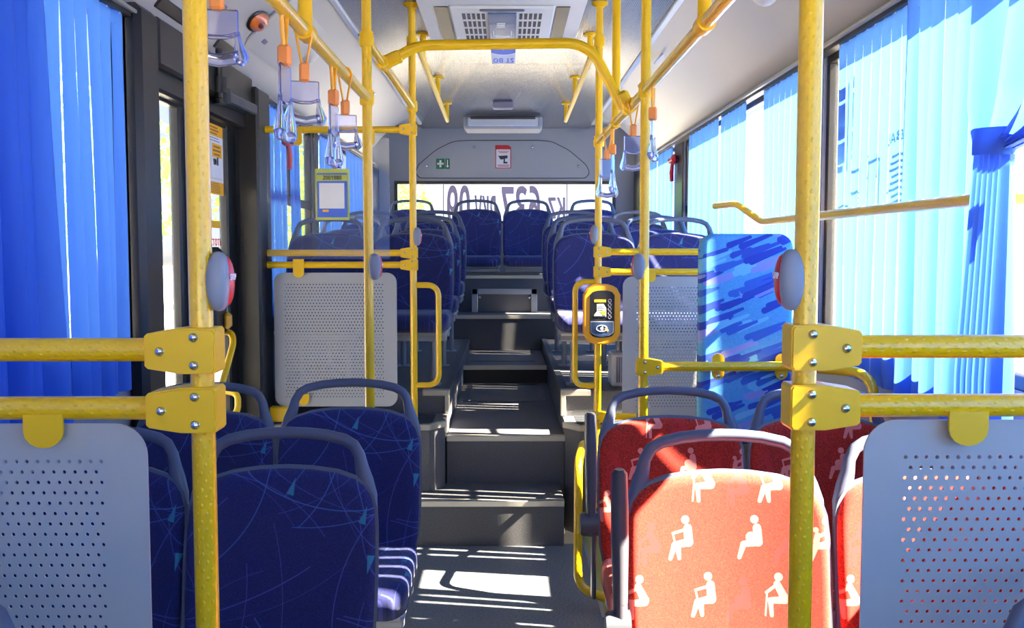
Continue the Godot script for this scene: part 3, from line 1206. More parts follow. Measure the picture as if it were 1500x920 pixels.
	o = struct("ceiling", b, M.white_plastic, "ribbed glossy light grey ceiling of the bus", "ceiling")
	for q in [[-1.7, 1.9], [1.906, 6.05], [6.056, 8.15], [8.156, 9.3]]:
		b = MB.new()
		var y := 2.44
		b.quad(V(-0.78, y, q[0]), V(0.76, y, q[0]), V(0.76, y, q[1]), V(-0.78, y, q[1]), Vector3.DOWN, Vector2(-0.78, 0), Vector2(0.76, 0), Vector2(0.76, 1), Vector2(-0.78, 1))
		for e in [q[0], q[1]]:
			b.quad(V(-0.78, y, e), V(0.76, y, e), V(0.76, y + 0.03, e), V(-0.78, y + 0.03, e), Vector3(0, 0, 1))
		part("ceiling_panel", b.mesh(), M.ceiling, o)
	var prof := [Vector2(0.77, 2.45), Vector2(0.80, 2.43), Vector2(0.88, 2.385), Vector2(0.97, 2.32), Vector2(1.05, 2.245), Vector2(1.12, 2.165), Vector2(1.165, 2.105), Vector2(1.20, 2.085), Vector2(1.205, 2.08)]
	for s in [-1.0, 1.0]:
		var rows := []
		for q in [-1.7, 0.5, 2.0, 3.5, 5.0, 6.5, 8.0, 8.45, 8.6, 8.7]:
			var shrink := clampf((q - 8.3) / 0.4, 0, 1)
			shrink = 1.0 - sqrt(1.0 - shrink * shrink)
			var row := []
			for p in prof:
				var c := Vector2(1.2, 2.45)
				var pp: Vector2 = p.lerp(c, shrink * 0.9)
				row.append(V(s * pp.x, pp.y, q))
			rows.append(row)
		b = MB.new()
		b.loft(rows)
		o = struct("trim_%d" % (1 if s < 0 else 2), b, M.cove, "smooth cream cove panel along the %s roof edge" % side_word(s), "trim")
		# aluminium channel between ceiling and cove
		b = MB.new()
		wb(b, s * 0.755, s * 0.785, 2.425, 2.45, -1.7, 8.9, 0.004)
		o = struct("trim_%d" % (3 if s < 0 else 4), b, M.white_frame, "pale lengthwise strip between ceiling and %s cove" % side_word(s), "trim")
		# curtain track
		b = MB.new()
		wb(b, s * 1.145, s * 1.16, 2.062, 2.074, -1.5 if s > 0 else -1.5, 8.75, 0.002)
		o = struct("trim_%d" % (5 if s < 0 else 6), b, M.aluminium, "thin curtain track along the top of the %s windows" % side_word(s), "trim")
		b = MB.new()
		wb(b, s * 1.16, s * 1.2, 2.05, 2.083, -1.5, 8.75, 0.002)
		part("track_backing", b.mesh(), M.black_frame, o)


func side_word(s: float) -> String:
	return "left" if s < 0 else "right"


func doors() -> void:
	# front pillar and rear post of the doorway
	var b := MB.new()
	wb(b, -1.2, -1.135, 0.0, 2.10, 3.12, 3.30, 0.02)
	struct("trim_7", b, M.black_frame, "wide black pillar in front of the doorway", "pillar")
	b = MB.new()
	wb(b, -1.2, -1.10, 0.0, 2.05, 4.44, 4.66, 0.012)
	struct("trim_8", b, M.black_frame, "black post behind the doorway", "post")
	b = MB.new()
	wb(b, -1.26, -1.13, 1.93, 2.09, 3.28, 4.47, 0.01)
	wb(b, -1.24, -1.16, 1.86, 1.94, 3.30, 4.46, 0.01)
	struct("trim_9", b, M.black_frame, "black header above the doorway", "header")
	var door := Node3D.new()
	door.name = "door_1"
	add_child(door)
	door.position = V(-1.23, 0.02, 3.9)
	tag(door, "black framed passenger door with tall glass leaves", "door", "", "structure")
	for q in [[3.33, 3.76, 3.42, 3.69], [3.77, 4.45, 3.84, 4.31]]:
		b = MB.new()
		wb(b, -1.245, -1.205, 0.03, 1.92, q[0], q[2], 0.008)
		wb(b, -1.245, -1.205, 0.03, 1.92, q[3], q[1], 0.008)
		wb(b, -1.245, -1.205, 1.85, 1.92, q[2], q[3], 0.004)
		wb(b, -1.245, -1.205, 0.03, 0.22, q[2], q[3], 0.004)
		var leaf := wpart("door_leaf", b, M.black_frame, door)
		b = MB.new()
		wb(b, -1.228, -1.224, 0.22, 1.85, q[2], q[3], 0.0)
		part("pane", b.mesh(door.position), M.glass, leaf)
		b = MB.new()
		wb(b, -1.21, -1.185, 0.05, 1.9, q[1] - 0.012, q[1] + 0.004, 0.004)
		part("rubber_seal", b.mesh(door.position), M.rubber, leaf)
	b = MB.new()
	b.tube(rounded([V(-1.19, 1.0, 4.06), V(-1.12, 0.99, 4.03), V(-1.11, 0.95, 4.01), V(-1.11, 0.74, 3.76), V(-1.11, 0.62, 3.62), V(-1.19, 0.60, 3.60)], 0.03), 0.013, 12)
	wpart("grab_bar", b, M.yellow_plain, door, "yellow slanted door grab bar")
	b = MB.new()
	b.tube(rounded([V(-1.19, 0.74, 4.12), V(-1.12, 0.73, 4.10), V(-1.11, 0.66, 4.06), V(-1.19, 0.6, 4.04)], 0.03), 0.013, 12)
	wpart("grab_bar", b, M.yellow_plain, door, "short yellow door grab bar")
	# lock box with orange turn knob
	var box := thing("door_release", V(-1.19, 0.97, 4.06), "black door release box with a small orange knob", "door release")
	b = MB.new()
	wb(b, -1.205, -1.14, 0.97, 1.34, 3.86, 4.06, 0.03)
	wpart("housing", b, M.black_plastic, box)
	b = MB.new()
	wb(b, -1.145, -1.115, 1.01, 1.075, 3.98, 4.03, 0.012)
	wpart("knob", b, M.amber, box)
	# door drive above the doorway
	var drive := thing("door_drive", V(-1.16, 1.86, 4.0), "black door drive arm under the doorway header", "door drive")
	b = MB.new()
	b.tube([V(-1.12, 2.11, 3.92), V(-1.12, 1.92, 3.92)], 0.014, 12)
	b.tube([V(-1.12, 2.0, 3.92), V(-1.12, 1.94, 3.92)], 0.03, 14)
	wpart("shaft", b, M.black_plastic, drive)
	b = MB.new()
	b.box(Vector3.ZERO, Vector3(0.05, 0.045, 0.42), 0.006, Transform3D(Basis(Vector3.UP, -0.05), V(-1.12, 1.935, 4.16)))
	wpart("arm", b, M.dark_metal, drive)
	b = MB.new()
	b.tube([V(-1.12, 1.90, 3.95), V(-1.12, 1.96, 3.95)], [0.036, 0.036], 14)
	wpart("joint", b, M.black_plastic, drive)
	# fare poster on the door glass
	var im := canvas(256, 320, c8(240, 238, 240))
	im.fill_rect(Rect2i(0, 0, 256, 52), c8(232, 166, 10))
	lines(im, 30, 10, 196, 3, 14, 6, c8(120, 80, 10))
	lines(im, 16, 60, 224, 2, 12, 4, c8(150, 110, 150), 8)
	im.fill_rect(Rect2i(12, 86, 120, 62), c8(232, 166, 10)); im.fill_rect(Rect2i(150, 86, 94, 62), c8(232, 166, 10))
	lines(im, 24, 96, 96, 3, 18, 7, c8(110, 74, 10)); lines(im, 158, 96, 78, 3, 18, 7, c8(110, 74, 10), 5)
	lines(im, 30, 204, 88, 3, 16, 5, c8(80, 90, 140), 6)
	im.fill_rect(Rect2i(140, 150, 2, 96), c8(200, 150, 60)); im.fill_rect(Rect2i(8, 246, 240, 2), c8(200, 150, 60))
	im.fill_rect(Rect2i(0, 262, 256, 58), c8(232, 166, 10))
	lines(im, 24, 268, 208, 6, 8, 3, c8(130, 90, 20), 7)
	var po := thing("fare_poster", V(-1.222, 1.56, 4.11), "orange and white fare poster on the door glass", "poster")
	b = MB.new()
	wb(b, -1.2235, -1.2205, 1.56, 1.85, 3.92, 4.30, 0.0)
	wpart("sheet", b, M.label_white, po)
	card(po, "print", V(-1.220, 1.705, 4.11) - po.position, 0.38, 0.29, im, 0.6, PI / 2)
	for q in [["100 ₸", 4.19, 1.695], ["200 ₸", 4.00, 1.675]]:
		var tx := text(q[0], 0.03, M.label_dark, po, "price", V(-1.219, q[2], q[1]) - po.position)
		tx.rotation.y = PI / 2
		fit(tx, 0.075, 0.034)
	# lettering on the glass below it
	var le := text("СТОТЬ", 0.03, M.label_red, door, "lettering", V(-1.222, 1.36, 4.18) - door.position)
	le.rotation.y = PI / 2
	fit(le, 0.16, 0.03)
	b = MB.new()
	wb(b, -1.2235, -1.2215, 1.42, 1.45, 4.10, 4.25, 0.0)
	wpart("yellow_print", b, M.label_yellow, door)


func ceiling_things() -> void:
	var b := MB.new()
	# air conditioning unit
	var t := thing("air_vent_unit", V(-0.02, 2.38, 4.75), "light grey ceiling air unit with twin slotted grilles", "air vent")
	var fr := PackedVector2Array()
	for p in rrect(0.74, 1.02, 0.05, 5):
		fr.append(p)
	var flat := Transform3D(Basis(Vector3.RIGHT, Vector3(0, 0, -1), Vector3.UP), V(-0.02, 2.42, 4.78))
	b.extrude(fr, 0.04, flat)
	wpart("housing", b, M.white_plastic, t)
	b = MB.new()
	wb(b, -0.255, 0.215, 2.385, 2.402, 4.42, 5.18, 0.008)
	wpart("cover", b, M.white_plastic, t)
	for s in [-1, 1]:
		b = MB.new()
		var cx: float = -0.02 + s * 0.272
		wb(b, cx - 0.03, cx + 0.03, 2.396, 2.402, 4.45, 5.16, 0.0)
		wpart("side_slot", b, M.black_plastic, t, "dark side slot")
		b = MB.new()
		for i in 5:
			for j in 4:
				var x: float = -0.02 + s * (0.085 + i * 0.022)
				var d := 4.52 + j * 0.155
				wb(b, x - 0.007, x + 0.007, 2.3835, 2.386, d, d + 0.11, 0.0)
		var g := wpart("grille_slots", b, M.label_dark, t, "block of dark vent slots")
		g.set_meta("kind", "stuff")
	b = MB.new()
	wb(b, -0.085, 0.045, 2.375, 2.386, 4.50, 5.12, 0.004)
	var disp := wpart("emblem_plate", b, M.ac_blue, t, "blue plate with pale markings")
	b = MB.new()
	for k in 3:
		wb(b, -0.045, -0.005, 2.3735, 2.376, 4.66 + k * 0.04, 4.68 + k * 0.04, 0.0)
	wb(b, -0.065, -0.060, 2.3735, 2.376, 4.84, 4.98, 0.0)
	wb(b, 0.020, 0.025, 2.3735, 2.376, 4.84, 4.98, 0.0)
	wb(b, -0.055, 0.015, 2.3735, 2.376, 4.94, 4.98, 0.0)
	part("markings", b.mesh(t.position), M.label_white, disp)
	for q in [-0.15, 0.11]:
		b = MB.new()
		b.tube([V(q, 2.386, 5.17), V(q, 2.378, 5.17)], [0.022, 0.016], 12)
		wpart("knob", b, M.label_navy, t)
	b = MB.new()
	b.extrude(rrect(0.2, 0.03, 0.014, 4), 0.006, Transform3D(Basis(Vector3.RIGHT, Vector3(0, 0, -1), Vector3.UP), V(-0.02, 2.384, 4.455)))
	wpart("finger_pull", b, M.label_navy, t)
	# printed film on the ceiling sheet
	var im := canvas(128, 256, c8(226, 228, 244))
	im.fill_rect(Rect2i(0, 0, 128, 120), c8(72, 104, 206))
	for x in 128:
		var hgt := int(120 + 22 * (1.0 - pow((x - 64) / 64.0, 2)))
		im.fill_rect(Rect2i(x, 100, 1, hgt - 100), c8(72, 104, 206))
		im.fill_rect(Rect2i(x, hgt, 1, 10), c8(245, 246, 252))
	im.fill_rect(Rect2i(16, 40, 40, 8), c8(230, 234, 250)); im.fill_rect(Rect2i(72, 40, 40, 8), c8(230, 234, 250))
	im.fill_rect(Rect2i(60, 56, 6, 34), c8(150, 176, 232))
	var film := thing("ceiling_notice", V(-0.02, 2.436, 5.70), "blue and white printed notice stuck to the ceiling", "notice")
	b = MB.new()
	wb(b, -0.085, 0.05, 2.437, 2.4395, 5.40, 6.02, 0.0)
	wpart("sheet", b, M.label_white, film)
	var cd := card(film, "notice_print", V(-0.018, 2.4365, 5.71) - film.position, 0.135, 0.62, im)
	cd.rotation = Vector3(PI / 2, 0, 0)
	var tx := text("ST BO", 0.05, M.label_blue, film, "lettering", V(-0.018, 2.4355, 5.91) - film.position)
	tx.rotation = Vector3(PI / 2, PI, 0)
	fit(tx, 0.12, 0.14)
	# rear ceiling cabinet
	t = thing("ceiling_cabinet", V(-0.03, 2.33, 8.4), "shallow ceiling cabinet with a bright window near the rear", "cabinet")
	b = MB.new()
	wb(b, -0.36, 0.30, 2.325, 2.44, 8.33, 8.7, 0.02)
	wpart("housing", b, M.rear_grey, t)
	b = MB.new()
	wb(b, -0.32, 0.26, 2.345, 2.415, 8.315, 8.332, 0.006)
	wpart("window", b, M.white_plastic, t)
	b = MB.new()
	wb(b, -0.30, 0.24, 2.40, 2.425, 8.31, 8.33, 0.003)
	wpart("slot", b, M.black_plastic, t)
	b = MB.new()
	wb(b, -0.105, 0.05, 2.385, 2.44, 7.55, 7.65, 0.008)
	lone("ceiling_sensor", b, M.label_grey, "small blue grey box on the ceiling before the rear cabinet", "sensor")
	# marker lamps, service hatches and slots in the coves
	t = thing("marker_lamp", V(-1.02, 2.265, 4.15), "oval orange marker lamp on the cove above the door", "lamp")
	var tilt := Basis(Vector3(0, 0, 1), deg_to_rad(42))
	for k in 3:
		b = MB.new()
		var rows := []
		for j in 6:
			var a := PI / 2 * j / 5.0
			var row := []
			for i in 25:
				var q := TAU * i / 24
				var rx: float = [0.052, 0.045, 0.026][k]
				var rz: float = [0.105, 0.095, 0.06][k]
				row.append(Vector3(0, 0, 0) + tilt * Vector3(cos(q) * rx * cos(a), -sin(a) * [0.012, 0.024, 0.03][k], sin(q) * rz * cos(a)))
			rows.append(row)
		b.loft(rows)
		part(["bezel", "lens", "bulb_cap"][k], b.mesh(), [M.black_plastic, M.orange_lens, M.maroon_lens][k], t)
	# flush hatch lines above the door
	for q in [[3.0, 3.95, "flush cream hatch above the door front"], [4.2, 4.95, "flush cream hatch above the door rear"]]:
		t = thing("cove_hatch", V(-0.98, 2.28, (q[0] + q[1]) / 2), q[2], "hatch", "flush hatches above the door")
		b = MB.new()
		var outl := rrect(0.30, q[1] - q[0], 0.05, 5)
		var tr := Transform3D(Basis(Vector3(cos(deg_to_rad(42)), sin(deg_to_rad(42)), 0), Vector3(0, 0, -1), Vector3(-sin(deg_to_rad(42)), cos(deg_to_rad(42)), 0)), V(-0.995, 2.288, (q[0] + q[1]) / 2))
		b.extrude(Geometry2D.offset_polygon(outl, 0.006)[0], 0.008, Transform3D(tr.basis, tr.origin + tr.basis.z * 0.002))
		wpart("seam", b, M.label_grey, t)
		b = MB.new()
		b.extrude(outl, 0.016, tr)
		wpart("door", b, M.cove_hatch, t)
		for dd in [0.22, 0.78]:
			b = MB.new()
			b.box(Vector3.ZERO, Vector3(0.022, 0.012, 0.06), 0.004, Transform3D(tr.basis * Basis(Vector3.RIGHT, PI / 2), tr.origin + tr.basis * Vector3(-0.08, (dd - 0.5) * (q[1] - q[0]), -0.006)))
			wpart("latch", b, M.label_grey, t)
	for q in [[3.35, "black slot lamp over the doorway front"], [4.0, "black slot lamp over the doorway rear"]]:
		b = MB.new()
		b.box(Vector3.ZERO, Vector3(0.045, 0.012, 0.36), 0.005, Transform3D(Basis(Vector3(0, 0, 1), deg_to_rad(-50)).inverse(), V(-1.135, 2.14, q[0] + 0.12)))
		lone("slot_vent", b, M.black_plastic, q[1], "vent", "slot vents over the doorway")
	# oval speaker covers on the coves
	for q in [[-0.985, 3.15, "pale oval speaker cover on the left cove"], [0.985, 3.85, "pale oval speaker cover on the right cove"]]:
		b = MB.new()
		var s := signf(q[0])
		var rows := []
		var tl := Basis(Vector3(0, 0, 1), deg_to_rad(-42.0 * s))
		for j in 6:
			var a := PI / 2 * j / 5.0
			var row := []
			for i in 25:
				var w := TAU * i / 24
				row.append(V(q[0], 2.305, q[1] + (1.9 if s < 0 else 0.0)) + tl * Vector3(cos(w) * 0.05 * cos(a), -sin(a) * 0.02, sin(w) * 0.13 * cos(a)))
			rows.append(row)
		b.loft(rows)
		lone("speaker_cover", b, M.cove_hatch, q[2], "speaker", "oval speaker covers")
	b = MB.new()
	b.box(Vector3.ZERO, Vector3(0.07, 0.008, 0.16), 0.003, Transform3D(Basis(Vector3(0, 0, 1), deg_to_rad(38.0)), V(0.86, 2.395, 5.6)))
	lone("cove_label", b, M.label_white, "small white label on the right cove", "label")


func rails() -> void:
	var b := MB.new()
	# uprights
	pole(-0.42, 1.36, 0.0, 2.44, "nearest yellow pole on the left, in front of the blue seats")
	pole(0.412, 1.36, 0.0, 2.44, "nearest yellow pole on the right, in front of the red seats")
	var p2l := pole(-0.459, 3.3, 0.0, 2.44, "yellow pole behind the left blue seats, before the perforated panel")
	var p2r := pole(0.458, 3.3, 0.0, 2.44, "yellow pole behind the red seats holding the padded backrest rail")
	var p3l := pole(-0.43, 4.57, 0.50, 2.44, "left yellow pole of the glass partition, with a grab loop")
	var p3r := pole(0.42, 4.55, 0.135, 2.44, "right yellow pole carrying the ticket validator")
	for q in [[p3l, -0.43, 4.57, 1.0, 1.165, 0.70, 0.115], [p3r, 0.42, 4.55, -1.0, 1.18, 0.70, 0.105]]:
		b = MB.new()
		var x: float = q[1]
		var d: float = q[2]
		b.tube(rounded([V(x, q[4], d), V(x + q[3] * q[6], q[4], d), V(x + q[3] * q[6], q[5], d), V(x, q[5], d)], 0.085, 8), 0.0135, 14)
		wpart("grab_loop", b, M.yellow, q[0], "yellow D-shaped grab loop")
	for q in [[p2l, -0.459, 1.83, 3.3], [p2r, 0.458, 1.855, 3.3], [p3l, -0.43, 1.98, 4.57], [p3r, 0.42, 1.82, 4.55], [p3l, -0.43, 2.27, 4.57], [p3r, 0.42, 2.27, 4.55], [p2l, -0.459, 2.02, 3.3]]:
		collar(q[0], V(q[1], q[2], q[3]))
	b = MB.new()
	wb(b, 0.407, 0.435, 0.135, 0.27, 4.566, 4.60, 0.003)
	var pl := wpart("foot_plate", b, M.yellow_plain, p3r)
	for y in [0.16, 0.21]:
		bolt(pl, V(0.42, y, 4.533) - p3r.position, Vector3(0, 0, 1), 0.005)
	# overhead handrails
	var hang := func(t: Node3D, x: float, y: float, d: float) -> void:
		var q := MB.new()
		q.tube([V(x, y + 0.01, d), V(x, 2.44, d)], PR, 16)
		q.tube([V(x, 2.425, d), V(x, 2.44, d)], [0.03, 0.036], 16)
		wpart("hanger", q, M.yellow_plain, t)
		q = MB.new()
		q.tube([V(x, y, d - 0.03), V(x, y, d + 0.03)], 0.022, 14)
		wpart("sleeve", q, M.yellow_plain, t)
	var t := thing("overhead_handrail", V(-0.459, 1.83, 1.5), "yellow overhead handrail on the left with hanging straps", "handrail", "yellow overhead handrails")
	b = MB.new()
	b.tube([V(-0.459, 1.83, -1.2), V(-0.459, 1.83, 3.28)], PR, 20)
	wpart("tube", b, M.yellow, t)
	hang.call(t, -0.459, 1.83, 2.30)
	hang.call(t, -0.459, 1.83, -0.5)
	t = thing("overhead_handrail", V(-0.45, 2.04, 4.0), "short yellow overhead rail on the left joining the arch", "handrail", "yellow overhead handrails")
	b = MB.new()
	b.tube([V(-0.459, 2.015, 3.31), V(-0.43, 1.98, 4.56)], PR, 20)
	wpart("tube", b, M.yellow, t)
	t = thing("overhead_handrail", V(0.458, 1.88, 2.0), "yellow overhead handrail on the right running to the validator pole", "handrail", "yellow overhead handrails")
	b = MB.new()
	b.tube([V(0.458, 1.855, -1.2), V(0.458, 1.855, 3.3), V(0.42, 1.82, 4.55)], PR, 20)
	wpart("tube", b, M.yellow, t)
	hang.call(t, 0.458, 1.855, 2.33)
	hang.call(t, 0.437, 1.836, 4.0)
	hang.call(t, 0.458, 1.855, -0.5)
	t = thing("arch_rail", V(0, 2.1, 3.65), "yellow arched cross rail spanning the aisle overhead", "rail")
	b = MB.new()
	b.tube(rounded([V(-0.45, 2.005, 3.65), V(-0.43, 2.005, 3.65), V(-0.33, 2.07, 3.65), V(0.30, 2.08, 3.65), V(0.425, 1.845, 3.66)], 0.09, 8), 0.019, 18)
	wpart("tube", b, M.yellow_plain, t)
	b = MB.new()
	b.tube([V(-0.45, 2.005, 3.61), V(-0.45, 2.005, 3.69)], 0.024, 14)
	b.box(Vector3.ZERO, Vector3(0.075, 0.044, 0.044), 0.008, Transform3D(Basis(Vector3(0, 0, 1), 0.4), V(-0.415, 2.02, 3.65)))
	wpart("clamp", b, M.yellow_plain, t)
	b = MB.new()
	b.tube([V(0.448, 1.848, 3.60), V(0.446, 1.845, 3.70)], 0.024, 14)
	b.box(Vector3.ZERO, Vector3(0.05, 0.09, 0.05), 0.012, Transform3D(Basis(Vector3(0, 0, 1), 0.45), V(0.434, 1.865, 3.66)))
	wpart("clamp", b, M.yellow_plain, t)
	# slim ceiling rails towards the rear
	for s in [-1.0, 1.0]:
		t = thing("ceiling_rail", V(s * 0.45, 2.31, 6.3), "slim yellow ceiling rail on the %s above the rear aisle" % side_word(s), "rail", "slim ceiling rails")
		b = MB.new()
		b.tube([V(s * 0.43, 2.31, 4.9), V(s * 0.455, 2.31, 7.7)], 0.0155, 16)
		wpart("tube", b, M.yellow_plain, t)
		for d in [5.2, 6.5, 7.66]:
			var x: float = s * lerpf(0.43, 0.455, (d - 4.9) / 2.8)
			b = MB.new()
			b.tube([V(x, 2.31, d), V(x, 2.44, d)], 0.015, 14)
			b.tube([V(x, 2.43, d), V(x, 2.44, d)], 0.036, 14)
			wpart("bracket", b, M.yellow_plain, t)
	# guard rails at the nearest poles
	for q in [[-1.0, -0.42, 1.199, "upper yellow rail clamped to the nearest left pole"], [-1.0, -0.42, 1.118, "lower yellow rail over the left perforated panel"], [1.0, 0.412, 1.203, "upper yellow rail clamped to the nearest right pole"], [1.0, 0.412, 1.121, "lower yellow rail over the right perforated panel"]]:
		t = thing("guard_rail", V(q[1], q[2], 1.36), q[3], "rail", "yellow guard rails")
		b = MB.new()
		b.tube([V(q[1] + q[0] * 0.05, q[2], 1.36), V(q[0] * 1.2, q[2], 1.36)], PR, 20)
		wpart("tube", b, M.yellow, t)
		clamp_at(t, q[1], q[2], 1.36, q[0])
	# nearest perforated panels
	t = perforated(-1.17, -0.499, 0.22, 1.096, -1.10, -0.556, 0.27, 1.05, 1.362, 0.0147, 0.0029, "near left grey perforated panel in front of the blue seats")
	tab(t, -0.634, 1.112, 1.065, 1.345)
	t = perforated(0.498, 1.17, 0.22, 1.10, 0.549, 1.10, 0.27, 1.055, 1.362, 0.0147, 0.0029, "near right grey perforated panel in front of the red seats")
	tab(t, 0.635, 1.115, 1.067, 1.345)
	# left partition at the third pole
	for q in [[1.875, "yellow top rail of the left glass partition"], [1.313, "yellow middle rail behind the partition glass"], [1.258, "yellow lower rail over the partition panel"]]:
		t = thing("guard_rail", V(-0.43, q[0], 4.57), q[1], "rail", "yellow guard rails")
		b = MB.new()
		b.tube([V(-0.48, q[0], 4.57), V(-1.12, q[0], 4.57)], PR * 0.95, 16)
		wpart("tube", b, M.yellow, t)
		clamp_at(t, -0.43, q[0], 4.57, -1.0, 0.82)
	t = perforated(-1.075, -0.508, 0.60, 1.222, -1.03, -0.565, 0.64, 1.175, 4.572, 0.0145, 0.0031, "grey perforated panel of the left partition behind the door")
	for x in [-0.955, -0.60]:
		tab(t, x, 1.285, 1.20, 4.552, 0.05)
	tab(t, -0.94, 0.66, 0.61, 4.552, 0.05)
	b = MB.new()
	wb(b, -1.10, -0.99, 0.53, 0.60, 4.55, 4.60, 0.006)
	wpart("foot_bracket", b, M.yellow_plain, t)
	t = thing("glass_partition", V(-0.8, 1.28, 4.545), "clear plastic partition screen between the left rails", "partition")
	b = MB.new()
	wb(b, -1.09, -0.535, 1.285, 1.835, 4.544, 4.549, 0.0)
	wpart("pane", b, M.plexi, t)
	for q in [[-0.95, 1.875, 1.80], [-0.62, 1.875, 1.80]]:
		tab(t, q[0], q[1], q[2], 4.54, 0.042)
	# right partition
	for q in [[1.318, "upper yellow rail between the validator pole and right wall"], [1.226, "lower yellow rail over the right partition panel"]]:
		t = thing("guard_rail", V(0.42, q[0], 4.55), q[1], "rail", "yellow guard rails")
		b = MB.new()
		b.tube([V(0.47, q[0], 4.55), V(1.13, q[0], 4.55)], PR * 0.95, 16)
		wpart("tube", b, M.yellow, t)
		clamp_at(t, 0.42, q[0], 4.55, 1.0, 0.82)
	t = perforated(0.535, 1.15, 0.54, 1.205, 0.595, 1.09, 0.60, 1.16, 4.552, 0.0145, 0.0031, "grey perforated panel of the right partition beside the padded backrest")
	tab(t, 0.66, 1.23, 1.18, 4.53, 0.045)
	t = thing("guard_rail", V(0.42, 0.60, 4.55), "short yellow rail low on the validator pole", "rail", "yellow guard rails")
	b = MB.new()
	b.tube([V(0.44, 0.555, 4.55), V(0.60, 0.555, 4.55)], PR * 0.95, 16)
	wpart("tube", b, M.yellow_plain, t)
	clamp_at(t, 0.42, 0.555, 4.55, 1.0, 0.82)
	# rail with padded backrest
	t = thing("guard_rail", V(0.458, 0.94, 3.3), "yellow rail bending down at the wall behind the padded backrest", "rail", "yellow guard rails")
	b = MB.new()
	b.tube(rounded([V(0.51, 0.94, 3.3), V(0.97, 0.94, 3.3), V(1.15, 0.945, 3.08), V(1.15, 0.70, 3.04)], 0.08, 8), PR, 18)
	wpart("tube", b, M.yellow, t)
	clamp_at(t, 0.458, 0.94, 3.3, 1.0, 0.9)
	t = thing("padded_backrest", V(0.815, 0.66, 3.36), "tall padded backrest in mottled blue fabric", "backrest")
	b = MB.new()
	cushion(b, rrect(0.315, 0.72, 0.05, 6), 0.05, 0.022, func(x: float, y: float, z: float) -> Vector3: return V(0.812 + x, 1.025 + y, 3.385 - z), func(x: float, y: float) -> Vector2: return Vector2(0.5 + x / 0.36, 0.5 - y / 0.74))
	wpart("pad", b, M.pad_fabric, t)
	b = MB.new()
	wb(b, 0.66, 0.965, 0.68, 1.37, 3.385, 3.40, 0.004)
	wpart("backing_board", b, M.wall_grey, t)
	for x in [0.715, 0.93]:
		b = MB.new()
		b.extrude(rrect(0.042, 0.088, 0.02, 6), 0.005, Transform3D(Basis(), V(x, 0.937, 3.325)))
		var tb := wpart("bracket", b, M.yellow_plain, t)
		bolt(tb, V(x, 0.905, 3.322) - t.position, Vector3(0, 0, 1), 0.006)
	# hoop beside the second red seat
	t = thing("side_hoop", V(0.27, 0.0, 3.7), "yellow bent tube standing beside the rear red seat", "rail")
	b = MB.new()
	b.tube(rounded([V(0.42, 0.40, 4.5), V(0.32, 0.52, 4.1), V(0.275, 0.52, 3.75), V(0.265, 0.07, 3.62), V(0.42, 0.035, 3.55)], 0.06, 8), 0.0165, 18)
	wpart("tube", b, M.yellow, t)
	b = MB.new()
	wb(b, 0.385, 0.43, 0.385, 0.425, 4.49, 4.54, 0.005)
	wpart("bracket", b, M.yellow_plain, t)
	# wall handrail on the right window
	t = thing("wall_handrail", V(1.12, 1.45, 3.4), "long yellow handrail in front of the right curtains", "handrail")
	b = MB.new()
	b.tube(rounded([V(1.12, 1.453, 2.24), V(1.12, 1.45, 4.35), V(1.07, 1.54, 4.62), V(1.05, 1.545, 5.0)], 0.06, 8), 0.0165, 18)
	wpart("tube", b, M.yellow, t)
	b = MB.new()
	b.tube([V(1.12, 1.453, 2.22), V(1.12, 1.453, 2.27)], 0.022, 16)
	b.tube([V(1.12, 1.453, 2.245), V(1.2, 1.453, 2.245)], 0.02, 16)
	wpart("wall_bracket", b, M.amber, t)
	# stop buttons
	stop_button(-0.395, 1.293, 1.36, 1.0, 0.034, 0.082, "grey stop button on the nearest left pole")
	stop_button(0.392, 1.295, 1.36, -1.0, 0.038, 0.085, "grey stop button on the nearest right pole")
	stop_button(-0.436, 1.275, 3.285, 1.0, 0.042, 0.088, "grey stop button on the pole before the left partition")
	stop_button(0.438, 1.276, 3.285, -1.0, 0.042, 0.088, "grey stop button on the pole behind the red seats")
	stop_button(-0.410, 1.388, 4.55, 1.0, 0.036, 0.085, "grey stop button on the left partition pole")
	stop_button(0.400, 1.398, 4.53, -1.0, 0.036, 0.085, "grey stop button above the ticket validator")
	# straps
	var g := "clear plastic hanging straps"
	strap(-0.459, 1.60, 1.83, 0.15, 0.2, g, "clear hanging strap partly behind the nearest left pole")
	strap(-0.459, 2.08, 1.83, 1.45, 0.27, g, "clear strap hanging edge-on, front of the left pair")
	strap(-0.459, 2.28, 1.83, 0.25, 0.21, g, "clear strap behind the front edge-on strap")
	strap(-0.459, 2.66, 1.83, 1.4, 0.275, g, "clear strap hanging edge-on above the card on the glass")
	strap(-0.459, 2.85, 1.83, 0.4, 0.21, g, "rearmost clear strap on the left handrail")
	strap(0.45, 3.55, 1.848, 0.1, 0.235, g, "clear strap just behind the pole of the red seats")
	strap(0.462, 3.30 - 0.14, 1.855, 1.3, 0.24, g, "clear strap to the right of the red seats' pole")
	strap(0.429, 4.25, 1.828, 0.15, 0.275, g, "clear strap beside the validator pole, facing the front")
	strap(0.434, 4.08, 1.833, 1.35, 0.27, g, "clear strap edge-on near the validator pole")


